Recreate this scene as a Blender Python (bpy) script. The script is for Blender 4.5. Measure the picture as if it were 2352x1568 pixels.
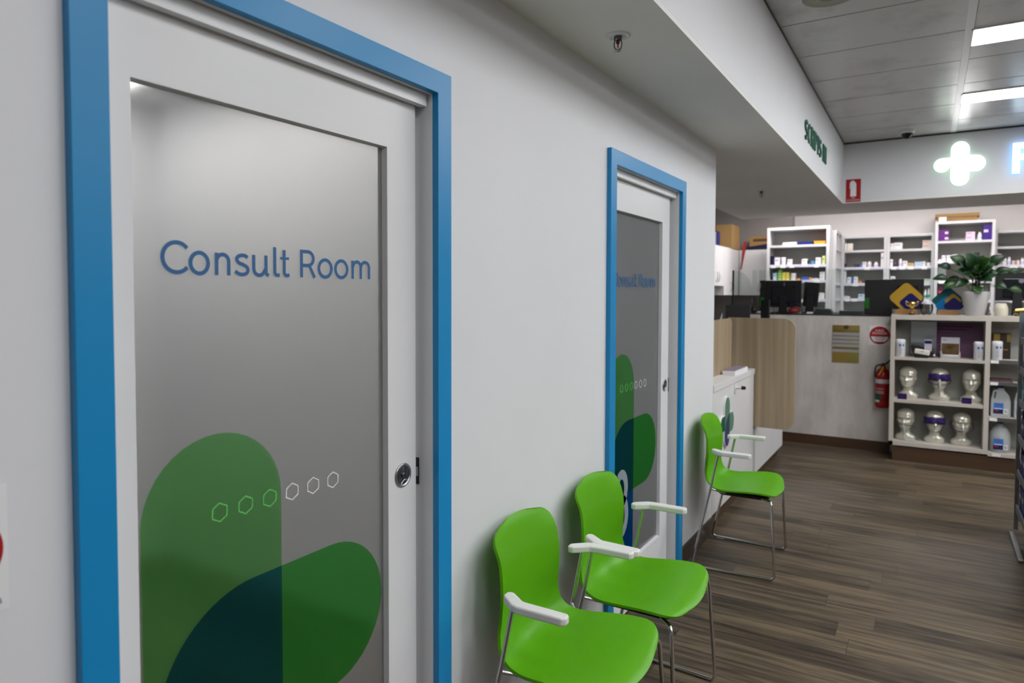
import bpy, math, random
from mathutils import Vector, Matrix
R = math.radians
for o in list(bpy.data.objects): bpy.data.objects.remove(o)
scn = bpy.context.scene
C = scn.collection
random.seed(7)

# ------------------------------------------------ camera, exposure, world
YAW, PITCH, ROLL = R(31.5675), R(2.053), R(.1549)
fw = Vector((-math.sin(YAW)*math.cos(PITCH), math.cos(YAW)*math.cos(PITCH), -math.sin(PITCH)))
r0 = Vector((math.cos(YAW), math.sin(YAW), 0)); u0 = r0.cross(fw)
rr = r0*math.cos(ROLL)+u0*math.sin(ROLL); uu = -r0*math.sin(ROLL)+u0*math.cos(ROLL)
cd = bpy.data.cameras.new('camera'); cam = bpy.data.objects.new('camera', cd); C.objects.link(cam)
cam.matrix_world = Matrix(((rr.x, uu.x, -fw.x, 1.157), (rr.y, uu.y, -fw.y, 0), (rr.z, uu.z, -fw.z, 1.5297), (0, 0, 0, 1)))
cd.sensor_width = 36; cd.lens = 1553.26/2352*36; cd.shift_y = -54.28/2352
cd.clip_start = .05; cd.clip_end = 60
cd.dof.use_dof = True; cd.dof.focus_distance = 2.1; cd.dof.aperture_fstop = 3.2
scn.camera = cam
vs = scn.view_settings
vs.view_transform = 'Standard'; vs.look = 'None'; vs.gamma = 1; vs.use_curve_mapping = False
vs.exposure = 0.77
w = bpy.data.worlds.new('world'); scn.world = w; w.use_nodes = True
w.node_tree.nodes['Background'].inputs[0].default_value = (.5, .5, .5, 1)
w.node_tree.nodes['Background'].inputs[1].default_value = .05
LIGHT_SHOP = 9.6       # luminance of the shop's ceiling panels
LIGHT_DISP = 24.0      # dispensary panels
LIGHT_ROOM_1 = 6.8     # first consult room, unseen lamp added to grade the door glass
LIGHT_ROOM_2 = 1.6     # second consult room, dim unseen lamp
PANEL_COLS = (1.35, 3.75, 6.15)                 # x of each column of ceiling panels (1.2 m long), outer ones added for side light
PANEL_ROWS = [4.695+1.17*k for k in (-4,-3,-2,-1,0)] + [6.155]

# ------------------------------------------------ helpers
def tag(o, label=None, cat=None, group=None, kind=None):
    if label: o['label'] = label
    if cat: o['category'] = cat
    if group: o['group'] = group
    if kind: o['kind'] = kind
    return o
def empty(name, loc=(0,0,0), rz=0):
    o = bpy.data.objects.new(name, None); C.objects.link(o); o.location = loc; o.rotation_euler = (0,0,rz)
    o.empty_display_size = .05
    return o
def thing(name, label, cat, loc=(0,0,0), rz=0, group=None):
    return tag(empty(name, loc, rz), label, cat, group)
def copy_tree(o, parent=None):
    c = o.copy(); C.objects.link(c)
    if parent: c.parent = parent
    for ch in list(o.children): copy_tree(ch, c)
    return c
class MB:
    def __init__(s): s.v = []; s.f = []; s.sm = []
    def add(s, vs, fs, smooth=False, M=None):
        b = len(s.v)
        s.v += [tuple(M @ Vector(p)) if M else tuple(p) for p in vs]
        s.f += [tuple(i+b for i in f) for f in fs]; s.sm += [smooth]*len(fs); return s
    def box(s, x0, x1, y0, y1, z0, z1, M=None):
        v = [(x,y,z) for z in (z0,z1) for y in (y0,y1) for x in (x0,x1)]
        return s.add(v, [(0,2,3,1),(4,5,7,6),(0,1,5,4),(2,6,7,3),(0,4,6,2),(1,3,7,5)], M=M)
    def prism(s, pts, axis, a, b, M=None):      # closed outline extruded along an axis
        n = len(pts)
        def P(p, t):
            return {'x':(t,p[0],p[1]),'y':(p[0],t,p[1]),'z':(p[0],p[1],t)}[axis]
        v = [P(p,a) for p in pts]+[P(p,b) for p in pts]
        fs = [tuple(range(n))[::-1], tuple(range(n,2*n))]+[(i,(i+1)%n,n+(i+1)%n,n+i) for i in range(n)]
        return s.add(v, fs, M=M)
    def tube(s, pts, r, n=10, M=None, cap=True):
        pts = [Vector(p) for p in pts]; rs = r if isinstance(r,(list,tuple)) else [r]*len(pts)
        vs = []; m = len(pts); ref = None
        for i,p in enumerate(pts):
            t = (pts[min(i+1,m-1)]-pts[max(i-1,0)]).normalized()
            if ref is None:
                ref = Vector((0,0,1)) if abs(t.z)<.9 else Vector((1,0,0))
            a = (ref - t*ref.dot(t)).normalized(); ref = a; b = t.cross(a)
            for k in range(n):
                q = 2*math.pi*k/n; vs.append(p+a*math.cos(q)*rs[i]+b*math.sin(q)*rs[i])
        fs = [(i*n+k, i*n+(k+1)%n, (i+1)*n+(k+1)%n, (i+1)*n+k) for i in range(m-1) for k in range(n)]
        s.add(vs, fs, True, M)
        if cap:
            s.add([vs[k] for k in range(n)], [tuple(range(n))[::-1]], False, M)
            s.add([vs[(m-1)*n+k] for k in range(n)], [tuple(range(n))], False, M)
        return s
    def lathe(s, prof, n=28, c=(0,0,0), sx=1, sy=1, M=None, smooth=True):
        vs = []; m = len(prof)
        for r_,z in prof:
            for k in range(n):
                q = 2*math.pi*k/n; vs.append((c[0]+r_*math.cos(q)*sx, c[1]+r_*math.sin(q)*sy, c[2]+z))
        fs = [(i*n+k, i*n+(k+1)%n, (i+1)*n+(k+1)%n, (i+1)*n+k) for i in range(m-1) for k in range(n)]
        s.add(vs, fs, smooth, M)
        s.add([vs[k] for k in range(n)], [tuple(range(n))[::-1]], False, M)
        s.add([vs[(m-1)*n+k] for k in range(n)], [tuple(range(n))], False, M)
        return s
    def build(s, name, m, parent=None, bevel=0, seg=2, label=None, kind=None):
        me = bpy.data.meshes.new(name); me.from_pydata(s.v, [], s.f)
        me.polygons.foreach_set('use_smooth', s.sm); me.materials.append(m); me.update()
        o = bpy.data.objects.new(name, me); C.objects.link(o)
        if parent: o.parent = parent
        if bevel:
            b = o.modifiers.new('bevel','BEVEL'); b.width = bevel; b.segments = seg; b.limit_method = 'ANGLE'; b.angle_limit = R(40)
        if label: o['label'] = label
        if kind: o['kind'] = kind
        return o
def box(name, m, x0,x1,y0,y1,z0,z1, parent=None, bevel=0, **k):
    return MB().box(x0,x1,y0,y1,z0,z1).build(name, m, parent, bevel, **k)
def smooth_pts(pts, n=6, closed=False):
    P = [Vector(p) for p in pts]; out = []; m = len(P)
    rng = range(m) if closed else range(m-1)
    for i in rng:
        a = P[(i-1)%m] if closed or i>0 else P[i]; b = P[i]; c = P[(i+1)%m]; d = P[(i+2)%m] if closed or i+2<m else P[(i+1)%m]
        for k in range(n):
            t = k/n
            out.append(.5*((2*b)+(c-a)*t+(2*a-5*b+4*c-d)*t*t+(3*b-a-3*c+d)*t**3))
    if not closed: out.append(P[-1])
    return out
def fillet(pts, r, n=6):                       # polyline with rounded corners
    P = [Vector(p) for p in pts]; out = [P[0]]
    for i in range(1, len(P)-1):
        a = (P[i-1]-P[i]); b = (P[i+1]-P[i]); d = min(r, a.length*.45, b.length*.45)
        A = P[i]+a.normalized()*d; B = P[i]+b.normalized()*d
        for k in range(n+1):
            t = k/n; out.append(A*(1-t)**2+P[i]*2*t*(1-t)+B*t*t)
    out.append(P[-1]); return out
def rrect(x0,x1,z0,z1,r,n=8, corners=(1,1,1,1)):   # corners: bl, br, tr, tl
    pts = []
    for (cx,cz,a0),on in zip(((x0+r,z0+r,180),(x1-r,z0+r,270),(x1-r,z1-r,0),(x0+r,z1-r,90)), corners):
        if on:
            for k in range(n+1):
                q = R(a0+90*k/n); pts.append((cx+r*math.cos(q), cz+r*math.sin(q)))
        else:
            pts.append((cx+(r if a0 in (270,0) else -r), cz+(r if a0 in (0,90) else -r)))
    return pts

# ------------------------------------------------ materials
def mat(name, col, rough=.5, metal=0, spec=.5, noise=0, nscale=6, bump=0, bscale=40, coat=0, stretch=(1,1,1), trans=0, ior=1.45, emit=None, estr=0):
    m = bpy.data.materials.new(name); m.use_nodes = True; nt = m.node_tree; p = nt.nodes['Principled BSDF']
    p.inputs['Base Color'].default_value = (*col,1); p.inputs['Roughness'].default_value = rough; p.inputs['Metallic'].default_value = metal
    p.inputs['Specular IOR Level'].default_value = spec; p.inputs['Coat Weight'].default_value = coat
    p.inputs['Transmission Weight'].default_value = trans; p.inputs['IOR'].default_value = ior
    if emit: p.inputs['Emission Color'].default_value = (*emit,1); p.inputs['Emission Strength'].default_value = estr
    tc = nt.nodes.new('ShaderNodeTexCoord'); mp = nt.nodes.new('ShaderNodeMapping'); mp.inputs['Scale'].default_value = stretch
    nt.links.new(tc.outputs['Object'], mp.inputs[0])
    if noise:
        n = nt.nodes.new('ShaderNodeTexNoise'); n.inputs['Scale'].default_value = nscale; n.inputs['Detail'].default_value = 4
        nt.links.new(mp.outputs[0], n.inputs[0])
        cr = nt.nodes.new('ShaderNodeValToRGB'); e = cr.color_ramp.elements
        e[0].position = .3; e[1].position = .7
        e[0].color = (*[c*(1-noise) for c in col],1); e[1].color = (*[min(1,c*(1+noise)) for c in col],1)
        nt.links.new(n.outputs[0], cr.inputs[0]); nt.links.new(cr.outputs[0], p.inputs['Base Color'])
    if bump:
        n2 = nt.nodes.new('ShaderNodeTexNoise'); n2.inputs['Scale'].default_value = bscale; n2.inputs['Detail'].default_value = 3
        nt.links.new(mp.outputs[0], n2.inputs[0])
        b = nt.nodes.new('ShaderNodeBump'); b.inputs['Strength'].default_value = bump; b.inputs['Distance'].default_value = .002
        nt.links.new(n2.outputs[0], b.inputs['Height']); nt.links.new(b.outputs[0], p.inputs['Normal'])
    return m
def sr(r,g,b, k=1):       # sRGB 0-255 to linear, scaled
    f = lambda c: (c/12.92 if c<=.04045 else ((c+.055)/1.055)**2.4)
    return tuple(f(c/255)*k for c in (r,g,b))
M = {}
M['wall'] = mat('wall_paint', (.74,.75,.775), .55, noise=.015, nscale=2.5, bump=.05, bscale=90)
M['trim_white'] = mat('white_gloss_paint', (.76,.765,.78), .32, noise=.015, nscale=4, bump=.06, bscale=30, stretch=(1,.2,1))
M['soffit'] = mat('soffit_paint', (.80,.79,.775), .6, noise=.02, nscale=2)
M['far_side'] = mat('merchandise_grey', (.22,.21,.21), .7, noise=.3, nscale=4)
M['shade_grey'] = mat('shade_grey_wall', (.33,.31,.30), .6, noise=.03, nscale=3)  # weaker light on the far left wall, put into its colour
M['bright_wall'] = mat('warm_white_paint', (.82,.79,.78), .6, noise=.01)
M['blue'] = mat('blue_gloss_paint', (.004,.25,.56), .34, noise=.05, nscale=5, bump=.15, bscale=50, stretch=(1,.15,.15), spec=.5)
M['green'] = mat('green_plastic', (.100,.375,.0005), .38, spec=.4, noise=.02, nscale=3, bump=.04, bscale=300)
M['armw'] = mat('white_plastic', (.78,.78,.76), .35, noise=.01)
M['chrome'] = mat('chrome_tube', (.62,.62,.62), .12, metal=1, noise=.03)
M['darkmetal'] = mat('brushed_lock_metal', (.16,.17,.19), .22, metal=1, noise=.05, nscale=30)
M['steel'] = mat('satin_steel', (.45,.46,.48), .3, metal=1, noise=.05, nscale=20)
M['black'] = mat('black_plastic', (.012,.012,.013), .4, noise=.05)
M['blackg'] = mat('black_gloss', (.01,.011,.014), .15, noise=.05)
M['skirt'] = mat('brown_skirting', (.045,.027,.018), .3, noise=.15, nscale=8, stretch=(1,.1,1))
M['kick'] = mat('brown_kickboard', (.075,.04,.022), .4, noise=.15, nscale=8, stretch=(.1,1,1))
M['white_lam'] = mat('white_laminate', (.73,.73,.74), .4, noise=.01)
M['shelf_back'] = mat('off_white_shelf_back', (.50,.50,.46), .6, noise=.02)
M['shelf_white'] = mat('white_shelf_melamine', (.56,.555,.57), .45, noise=.01)
M['unit'] = mat('taupe_laminate', (.52,.475,.425), .5, noise=.06, nscale=4, stretch=(1,1,.3))
M['unit_in'] = mat('grey_unit_back', (.42,.425,.39), .6, noise=.03)
M['strip'] = mat('lavender_price_strip', (.62,.60,.74), .4, noise=.02)
M['ticket'] = mat('white_card', (.80,.79,.80), .5, noise=.02)
M['pearl'] = mat('pearl_plastic', (.60,.58,.49), .16, noise=.02, coat=.8, metal=.25)
M['card'] = mat('brown_cardboard', (.33,.20,.075), .8, noise=.08, nscale=4)
M['paper'] = mat('white_paper', (.80,.80,.82), .6, noise=.02)
M['clear'] = mat('clear_plastic', (.85,.88,.9), .05, trans=.95, ior=1.3)
M['red'] = mat('red_enamel', (.30,.004,.006), .3, noise=.05)
M['gold'] = mat('gold_metal', (.75,.56,.16), .22, metal=1, noise=.1)
M['brass'] = mat('brass_plate', (.62,.46,.16), .22, metal=1, noise=.15, nscale=3)

def floor_mat():
    m = bpy.data.materials.new('wood_plank_floor'); m.use_nodes = True; nt = m.node_tree; p = nt.nodes['Principled BSDF']; L = nt.links.new
    tc = nt.nodes.new('ShaderNodeTexCoord')
    sp = nt.nodes.new('ShaderNodeSeparateXYZ'); L(tc.outputs['Object'], sp.inputs[0])
    ro = nt.nodes.new('ShaderNodeMath'); ro.operation = 'DIVIDE'; ro.inputs[1].default_value = .15; L(sp.outputs[1], ro.inputs[0])
    fl = nt.nodes.new('ShaderNodeMath'); fl.operation = 'FLOOR'; L(ro.outputs[0], fl.inputs[0])
    wn = nt.nodes.new('ShaderNodeTexWhiteNoise'); wn.noise_dimensions = '1D'; L(fl.outputs[0], wn.inputs['W'])
    sx = nt.nodes.new('ShaderNodeMath'); sx.operation = 'MULTIPLY_ADD'; sx.inputs[1].default_value = 1.3; L(wn.outputs[0], sx.inputs[0]); L(sp.outputs[0], sx.inputs[2])
    cb = nt.nodes.new('ShaderNodeCombineXYZ'); L(sx.outputs[0], cb.inputs[0]); L(sp.outputs[1], cb.inputs[1])
    br = nt.nodes.new('ShaderNodeTexBrick'); br.offset = 0
    br.inputs['Scale'].default_value = 1; br.inputs['Brick Width'].default_value = 1.3; br.inputs['Row Height'].default_value = .15
    br.inputs['Mortar Size'].default_value = .0010; br.inputs['Bias'].default_value = 0
    br.inputs['Color1'].default_value = (0,0,0,1); br.inputs['Color2'].default_value = (1,1,1,1); br.inputs['Mortar'].default_value = (.35,.35,.35,1)
    L(cb.outputs[0], br.inputs[0])
    mp = nt.nodes.new('ShaderNodeMapping'); mp.inputs['Scale'].default_value = (1.2, 16, 1)
    L(tc.outputs['Object'], mp.inputs[0])
    ad = nt.nodes.new('ShaderNodeVectorMath'); ad.operation = 'MULTIPLY_ADD'; ad.inputs[1].default_value = (7,3,0)
    L(br.outputs[0], ad.inputs[0]); L(mp.outputs[0], ad.inputs[2])
    n = nt.nodes.new('ShaderNodeTexNoise'); n.inputs['Scale'].default_value = 2.2; n.inputs['Detail'].default_value = 7; n.inputs['Distortion'].default_value = .6
    L(ad.outputs[0], n.inputs[0])
    n3 = nt.nodes.new('ShaderNodeTexNoise'); n3.inputs['Scale'].default_value = .7; n3.inputs['Detail'].default_value = 3
    L(mp.outputs[0], n3.inputs[0])
    mx = nt.nodes.new('ShaderNodeMath'); mx.operation = 'MULTIPLY_ADD'; mx.inputs[1].default_value = .26
    L(br.outputs[0], mx.inputs[0]); 
    mz = nt.nodes.new('ShaderNodeMath'); mz.operation = 'MULTIPLY_ADD'; mz.inputs[1].default_value = .3; L(n3.outputs[0], mz.inputs[0]); L(n.outputs[0], mz.inputs[2])
    L(mz.outputs[0], mx.inputs[2])
    cr = nt.nodes.new('ShaderNodeValToRGB'); e = cr.color_ramp.elements
    e[0].position = .50; e[0].color = (.022,.016,.010,1); e[1].position = .98; e[1].color = (.150,.112,.070,1)
    k = e.new(.72); k.color = (.066,.049,.031,1)
    L(mx.outputs[0], cr.inputs[0])
    gm = nt.nodes.new('ShaderNodeMixRGB'); gm.inputs[2].default_value = (.018,.013,.009,1); L(br.outputs['Fac'], gm.inputs[0]); L(cr.outputs[0], gm.inputs[1])
    L(gm.outputs[0], p.inputs['Base Color']); p.inputs['Roughness'].default_value = .42; p.inputs['Specular IOR Level'].default_value = .3
    b = nt.nodes.new('ShaderNodeBump'); b.inputs['Strength'].default_value = .15; b.inputs['Distance'].default_value = .002; L(n.outputs[0], b.inputs['Height']); L(b.outputs[0], p.inputs['Normal'])
    return m
M['floor'] = floor_mat()
def wood_mat(name, c0, c1, axis='z', scale=1.0, rough=.45):
    m = bpy.data.materials.new(name); m.use_nodes = True; nt = m.node_tree; p = nt.nodes['Principled BSDF']; L = nt.links.new
    tc = nt.nodes.new('ShaderNodeTexCoord'); mp = nt.nodes.new('ShaderNodeMapping')
    s = {'z':(22,22,.7),'x':(.7,22,22)}[axis]; mp.inputs['Scale'].default_value = tuple(v*scale for v in s)
    L(tc.outputs['Object'], mp.inputs[0])
    n = nt.nodes.new('ShaderNodeTexNoise'); n.inputs['Scale'].default_value = 1.0; n.inputs['Detail'].default_value = 6; n.inputs['Distortion'].default_value = .4
    L(mp.outputs[0], n.inputs[0])
    cr = nt.nodes.new('ShaderNodeValToRGB'); e = cr.color_ramp.elements
    e[0].position = .3; e[0].color = (*c0,1); e[1].position = .72; e[1].color = (*c1,1)
    L(n.outputs[0], cr.inputs[0]); L(cr.outputs[0], p.inputs['Base Color']); p.inputs['Roughness'].default_value = rough
    return m
M['oak'] = wood_mat('pale_oak_laminate', (.29,.215,.135), (.45,.355,.235))
M['woodbase'] = wood_mat('warm_timber', (.28,.14,.05), (.42,.23,.09), 'x')
def concrete_mat():
    m = bpy.data.materials.new('weathered_concrete_laminate'); m.use_nodes = True; nt = m.node_tree; p = nt.nodes['Principled BSDF']; L = nt.links.new
    tc = nt.nodes.new('ShaderNodeTexCoord'); mp = nt.nodes.new('ShaderNodeMapping'); mp.inputs['Scale'].default_value = (3.2,3.2,1.1)
    L(tc.outputs['Object'], mp.inputs[0])
    n = nt.nodes.new('ShaderNodeTexNoise'); n.inputs['Scale'].default_value = 1.4; n.inputs['Detail'].default_value = 8; n.inputs['Roughness'].default_value = .62
    L(mp.outputs[0], n.inputs[0])
    cr = nt.nodes.new('ShaderNodeValToRGB'); e = cr.color_ramp.elements
    e[0].position = .3; e[0].color = (.46,.425,.40,1); e[1].position = .62; e[1].color = (.70,.66,.625,1)
    L(n.outputs[0], cr.inputs[0]); L(cr.outputs[0], p.inputs['Base Color']); p.inputs['Roughness'].default_value = .5
    return m
M['concrete'] = concrete_mat()
def ceil_mat():
    m = bpy.data.materials.new('ceiling_panel_paint'); m.use_nodes = True; nt = m.node_tree; p = nt.nodes['Principled BSDF']; L = nt.links.new
    tc = nt.nodes.new('ShaderNodeTexCoord')
    n = nt.nodes.new('ShaderNodeTexNoise'); n.inputs['Scale'].default_value = 3; n.inputs['Detail'].default_value = 6; n.inputs['Roughness'].default_value = .7
    L(tc.outputs['Object'], n.inputs[0])
    cr = nt.nodes.new('ShaderNodeValToRGB'); e = cr.color_ramp.elements
    e[0].position = .28; e[0].color = (.42,.42,.41,1); e[1].position = .5; e[1].color = (.60,.60,.60,1)
    L(n.outputs[0], cr.inputs[0]); L(cr.outputs[0], p.inputs['Base Color']); p.inputs['Roughness'].default_value = .28
    return m
M['ceiling'] = ceil_mat()
def emit_mat(name, col, s):
    m = bpy.data.materials.new(name); m.use_nodes = True; nt = m.node_tree; nt.nodes.clear()
    e = nt.nodes.new('ShaderNodeEmission'); e.inputs[0].default_value = (*col,1); e.inputs[1].default_value = s
    o = nt.nodes.new('ShaderNodeOutputMaterial'); nt.links.new(e.outputs[0], o.inputs[0]); return m
def frosted(name, col, rough, dif):
    m = bpy.data.materials.new(name); m.use_nodes = True; nt = m.node_tree; nt.nodes.clear(); L = nt.links.new
    o = nt.nodes.new('ShaderNodeOutputMaterial'); rf = nt.nodes.new('ShaderNodeBsdfRefraction'); rf.inputs['Color'].default_value = (*col,1)
    rf.inputs['Roughness'].default_value = rough; rf.inputs['IOR'].default_value = 1.04
    df = nt.nodes.new('ShaderNodeBsdfDiffuse'); df.inputs[0].default_value = (.42,.42,.42,1)
    gl = nt.nodes.new('ShaderNodeBsdfGlossy'); gl.inputs['Roughness'].default_value = .7
    a = nt.nodes.new('ShaderNodeMixShader'); a.inputs[0].default_value = dif; L(rf.outputs[0], a.inputs[1]); L(df.outputs[0], a.inputs[2])
    fr = nt.nodes.new('ShaderNodeValue'); fr.outputs[0].default_value = .05
    n = nt.nodes.new('ShaderNodeTexNoise'); n.inputs['Scale'].default_value = 500
    b = nt.nodes.new('ShaderNodeMixShader'); L(fr.outputs[0], b.inputs[0]); L(a.outputs[0], b.inputs[1]); L(gl.outputs[0], b.inputs[2])
    L(b.outputs[0], o.inputs[0]); return m
M['frost'] = frosted('frosted_glass', (.88,.89,.89), .48, .17)
def film(name, col):
    m = bpy.data.materials.new(name); m.use_nodes = True; nt = m.node_tree; nt.nodes.clear(); L = nt.links.new
    o = nt.nodes.new('ShaderNodeOutputMaterial'); t = nt.nodes.new('ShaderNodeBsdfTransparent'); t.inputs[0].default_value = (*col,1)
    L(t.outputs[0], o.inputs[0]); return m
def pane_mat(name, col, r=.03):
    m = bpy.data.materials.new(name); m.use_nodes = True; nt = m.node_tree; nt.nodes.clear(); L = nt.links.new
    o = nt.nodes.new('ShaderNodeOutputMaterial'); t = nt.nodes.new('ShaderNodeBsdfTransparent'); t.inputs[0].default_value = (*col,1)
    g = nt.nodes.new('ShaderNodeBsdfGlossy'); g.inputs['Roughness'].default_value = r
    f = nt.nodes.new('ShaderNodeFresnel'); f.inputs[0].default_value = 1.35; x = nt.nodes.new('ShaderNodeMixShader')
    L(f.outputs[0], x.inputs[0]); L(t.outputs[0], x.inputs[1]); L(g.outputs[0], x.inputs[2]); L(x.outputs[0], o.inputs[0]); return m
M['film_green'] = film('green_film', (.66,.93,.64)); M['film_leaf'] = film('deep_green_film', (.52,.90,.53))
M['film_teal'] = film('teal_film', (.30,.62,.63)); M['film_blue'] = film('blue_film', (.26,.64,.90))
M['film_ash'] = film('pale_film', (.9,.9,.9))
M['screen'] = pane_mat('clear_screen', (.90,.935,.925))
_c = {}
def cm(name, rgb, rough=.5, k=.9):
    if name not in _c: _c[name] = mat(name, sr(*rgb, k), rough, noise=.04, nscale=12)
    return _c[name]
M['lamp_shop'] = emit_mat('shop_panel_light', (.99,.995,1.0), LIGHT_SHOP)
M['lamp_shop_end'] = emit_mat('shop_panel_light_counter_end', (.99,.995,1.0), LIGHT_SHOP*1.75)
M['lamp_disp'] = emit_mat('dispensary_panel_light', (1,.95,.93), LIGHT_DISP)
M['lamp_r1'] = emit_mat('added_light_warm', (1,.95,.9), LIGHT_ROOM_1)
M['lamp_r2'] = emit_mat('added_light_cool', (.80,.93,1), LIGHT_ROOM_2)

# ------------------------------------------------ ceiling light panels (some in view; unseen outer columns added for side light)
n_ = 0
for cx in PANEL_COLS:
    for cy in PANEL_ROWS:
        far = cy > 6; n_ += 1
        if cx < 2 and cy > 4: lab = ('long bright ceiling light panel nearest the illuminated plus sign' if far else 'long bright ceiling light panel at the upper right, farther from the plus sign')
        else: lab = None
        t = empty('ceiling_light', (cx, cy, 3.037))
        tag(t, lab or 'bright rectangular ceiling light panel overhead, outside the picture', 'ceiling light', 'ceiling light panels over the shop floor')
        MB().box(0,1.2,0,.285,-.001,.02).build('diffuser', M['lamp_shop_end' if cy > 4 else 'lamp_shop'], t)
        f = MB(); 
        for a in ((-.012,1.212,-.010,0),(-.012,1.212,.285,.295)): f.box(a[0],a[1],a[2],a[3],-.006,.02)
        f.box(-.012,0,-.01,.295,-.006,.02); f.box(1.2,1.212,-.01,.295,-.006,.02)
        f.build('frame', M['trim_white'], t)

# ------------------------------------------------ room shell
ST = dict(kind='structure')
box('floor', M['floor'], -3.2,11.55,-4,12,-.06,0, **ST)
S_ = 2.441; CZ = 3.038; BX = .412; BY = 7.54
T1 = dict(o0=.543,o1=1.527,top=2.13,w=.06, off=0.0, d=0.0)
T2 = dict(o0=2.6415,o1=3.673,top=2.142,w=.0625, off=2.13, d=2.115)
m = MB(); ys = -4
for t in (T1,T2):
    a = t['o0']+t['w']-.012; b = t['o1']-t['w']+.012; h = t['top']-t['w']+.012
    m.box(-.1,0,ys,a,0,S_); m.box(-.1,0,a,b,h,S_); ys = b
m.box(-.1,0,ys,4.34,0,S_)
m.box(-2.7,-.1,4.24,4.34,0,2.6)
m.build('wall_left', M['wall'], **ST)
m = MB().box(-2.75,-2.65,-2.6,4.34,0,2.6).box(-2.65,-.1,-2.7,-2.6,0,2.6).box(-2.65,-.1,2.28,2.38,0,2.6)
m.build('wall_consult_rooms', M['wall'], **ST)
MB().box(-2.75,-.1,-2.7,4.34,2.6,2.65).build('ceiling', M['wall'], **ST)
# soffit over the corridor and the counter, with the fascias that close it
MB().prism([(-.77,-4),(.412,-4),(.412,7.54),(11.5,7.54),(11.5,8.5),(-.77,8.5)], 'z', S_, S_+.02).build('ceiling', M['soffit'], **ST)
MB().box(.398,BX,-4,BY,S_+.0205,CZ-.012).build('wall_bulkhead', M['wall'], **ST)
MB().box(.398,11.5,BY,BY+.012,S_+.0205,CZ-.014).build('wall_fascia', M['wall'], **ST)
MB().box(-.782,-.77,4.34,8.5,S_,CZ).box(-.782,11.5,8.5,8.512,S_,CZ).build('wall_soffit', M['wall'], **ST)
MB().box(BX-.004,BX+.004,-4,BY,CZ-.012,CZ).box(BX,11.5,BY-.004,BY+.004,CZ-.014,CZ).build('trim_1', M['black'], **ST)  # black strips stand in for the shadow gap under the ceiling
# suspended ceiling in long panels with a T-bar
m = MB(); y0 = 4.098
rows = [y0+.5867*k for k in range(-14,7)]
for y in rows:
    e = min(y+.5837, BY-.005)
    if e <= y: continue
    for (xa,xb) in ((BX+.004,1.306),(1.349,2.96),(3.0,4.6),(4.64,6.98),(7.02,9.3),(9.34,11.48)): m.box(xa,xb,y+.006,e-.003,CZ,CZ+.02)
m.build('ceiling', M['ceiling'], **ST)
box('ceiling', M['black'], BX,11.5,-4,BY,CZ+.022,CZ+.03, **ST)
m = MB()
for x in (1.306,2.96,4.6,6.98,9.3): m.box(x,x+.041,-4,BY-.01,CZ-.004,CZ+.02)
m.build('trim_2', M['trim_white'], **ST)
box('wall_right', M['far_side'], 7.5,7.55,-4,12,0,3.3, **ST)
box('wall_entrance', M['wall'], -.1,11.5,-4.05,-4,0,3.3, **ST)
box('ceiling', M['soffit'], -3.2,11.5,8.512,12,2.98,3.02, **ST)
box('ceiling', M['soffit'], -3.2,-.782,4.24,8.512,2.98,3.02, **ST)
box('wall_far_shade_grey', M['shade_grey'], -1.95,-.58,10.72,11.0,0,2.98, **ST)
MB().box(-.58,11.5,10.98,11.04,0,2.98).build('wall_far', M['bright_wall'], **ST)
box('wall_side_grey', M['shade_grey'], -1.99,-1.93,4.34,10.8,0,2.98, **ST)
def skirt(name, a, b):
    MB().prism([(.0005,0),(.013,0),(.013,.094),(.009,.1),(.0005,.1)], 'y', a, b).build(name, M['skirt'], **ST)
skirt('baseboard_left', -4, T1['o0']); skirt('baseboard_left', T1['o1'], T2['o0']); skirt('baseboard_left', T2['o1'], 4.34)

# ------------------------------------------------ doors
def thick_arc(c, r, a0, a1, w_, n=20, ry=None):
    ry = ry or r
    return [(c[0]+r*math.cos(R(a0+(a1-a0)*k/n)), c[1]+ry*math.sin(R(a0+(a1-a0)*k/n))) for k in range(n+1)]
def ribbon(mb, pts, w_, x, th=.0004, closed=False):
    P = []
    for p in pts:
        q_ = Vector((p[0],p[1]))
        if not P or (q_-P[-1]).length > 1e-4: P.append(q_)
    n = len(P); A = []; B = []
    for i in range(n):
        if closed: d = P[(i+1)%n]-P[(i-1)%n]
        else: d = P[min(i+1,n-1)]-P[max(i-1,0)]
        d.normalize(); nn = Vector((-d.y,d.x))
        k = 1
        if closed or 0<i<n-1:
            e = (P[(i+1)%n]-P[i]).normalized(); k = 1/max(.5, abs(d.dot(e)))
        A.append(P[i]+nn*w_/2*k); B.append(P[i]-nn*w_/2*k)
    v = [(x,p.x,p.y) for p in A]+[(x,p.x,p.y) for p in B]+[(x+th,p.x,p.y) for p in A]+[(x+th,p.x,p.y) for p in B]
    f = []
    for i in range(n if closed else n-1):
        j = (i+1)%n
        f += [(2*n+i,3*n+i,3*n+j,2*n+j),(i,j,n+j,n+i),(i,2*n+i,2*n+j,j),(n+i,n+j,3*n+j,3*n+i)]
    mb.add(v,f)
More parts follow.
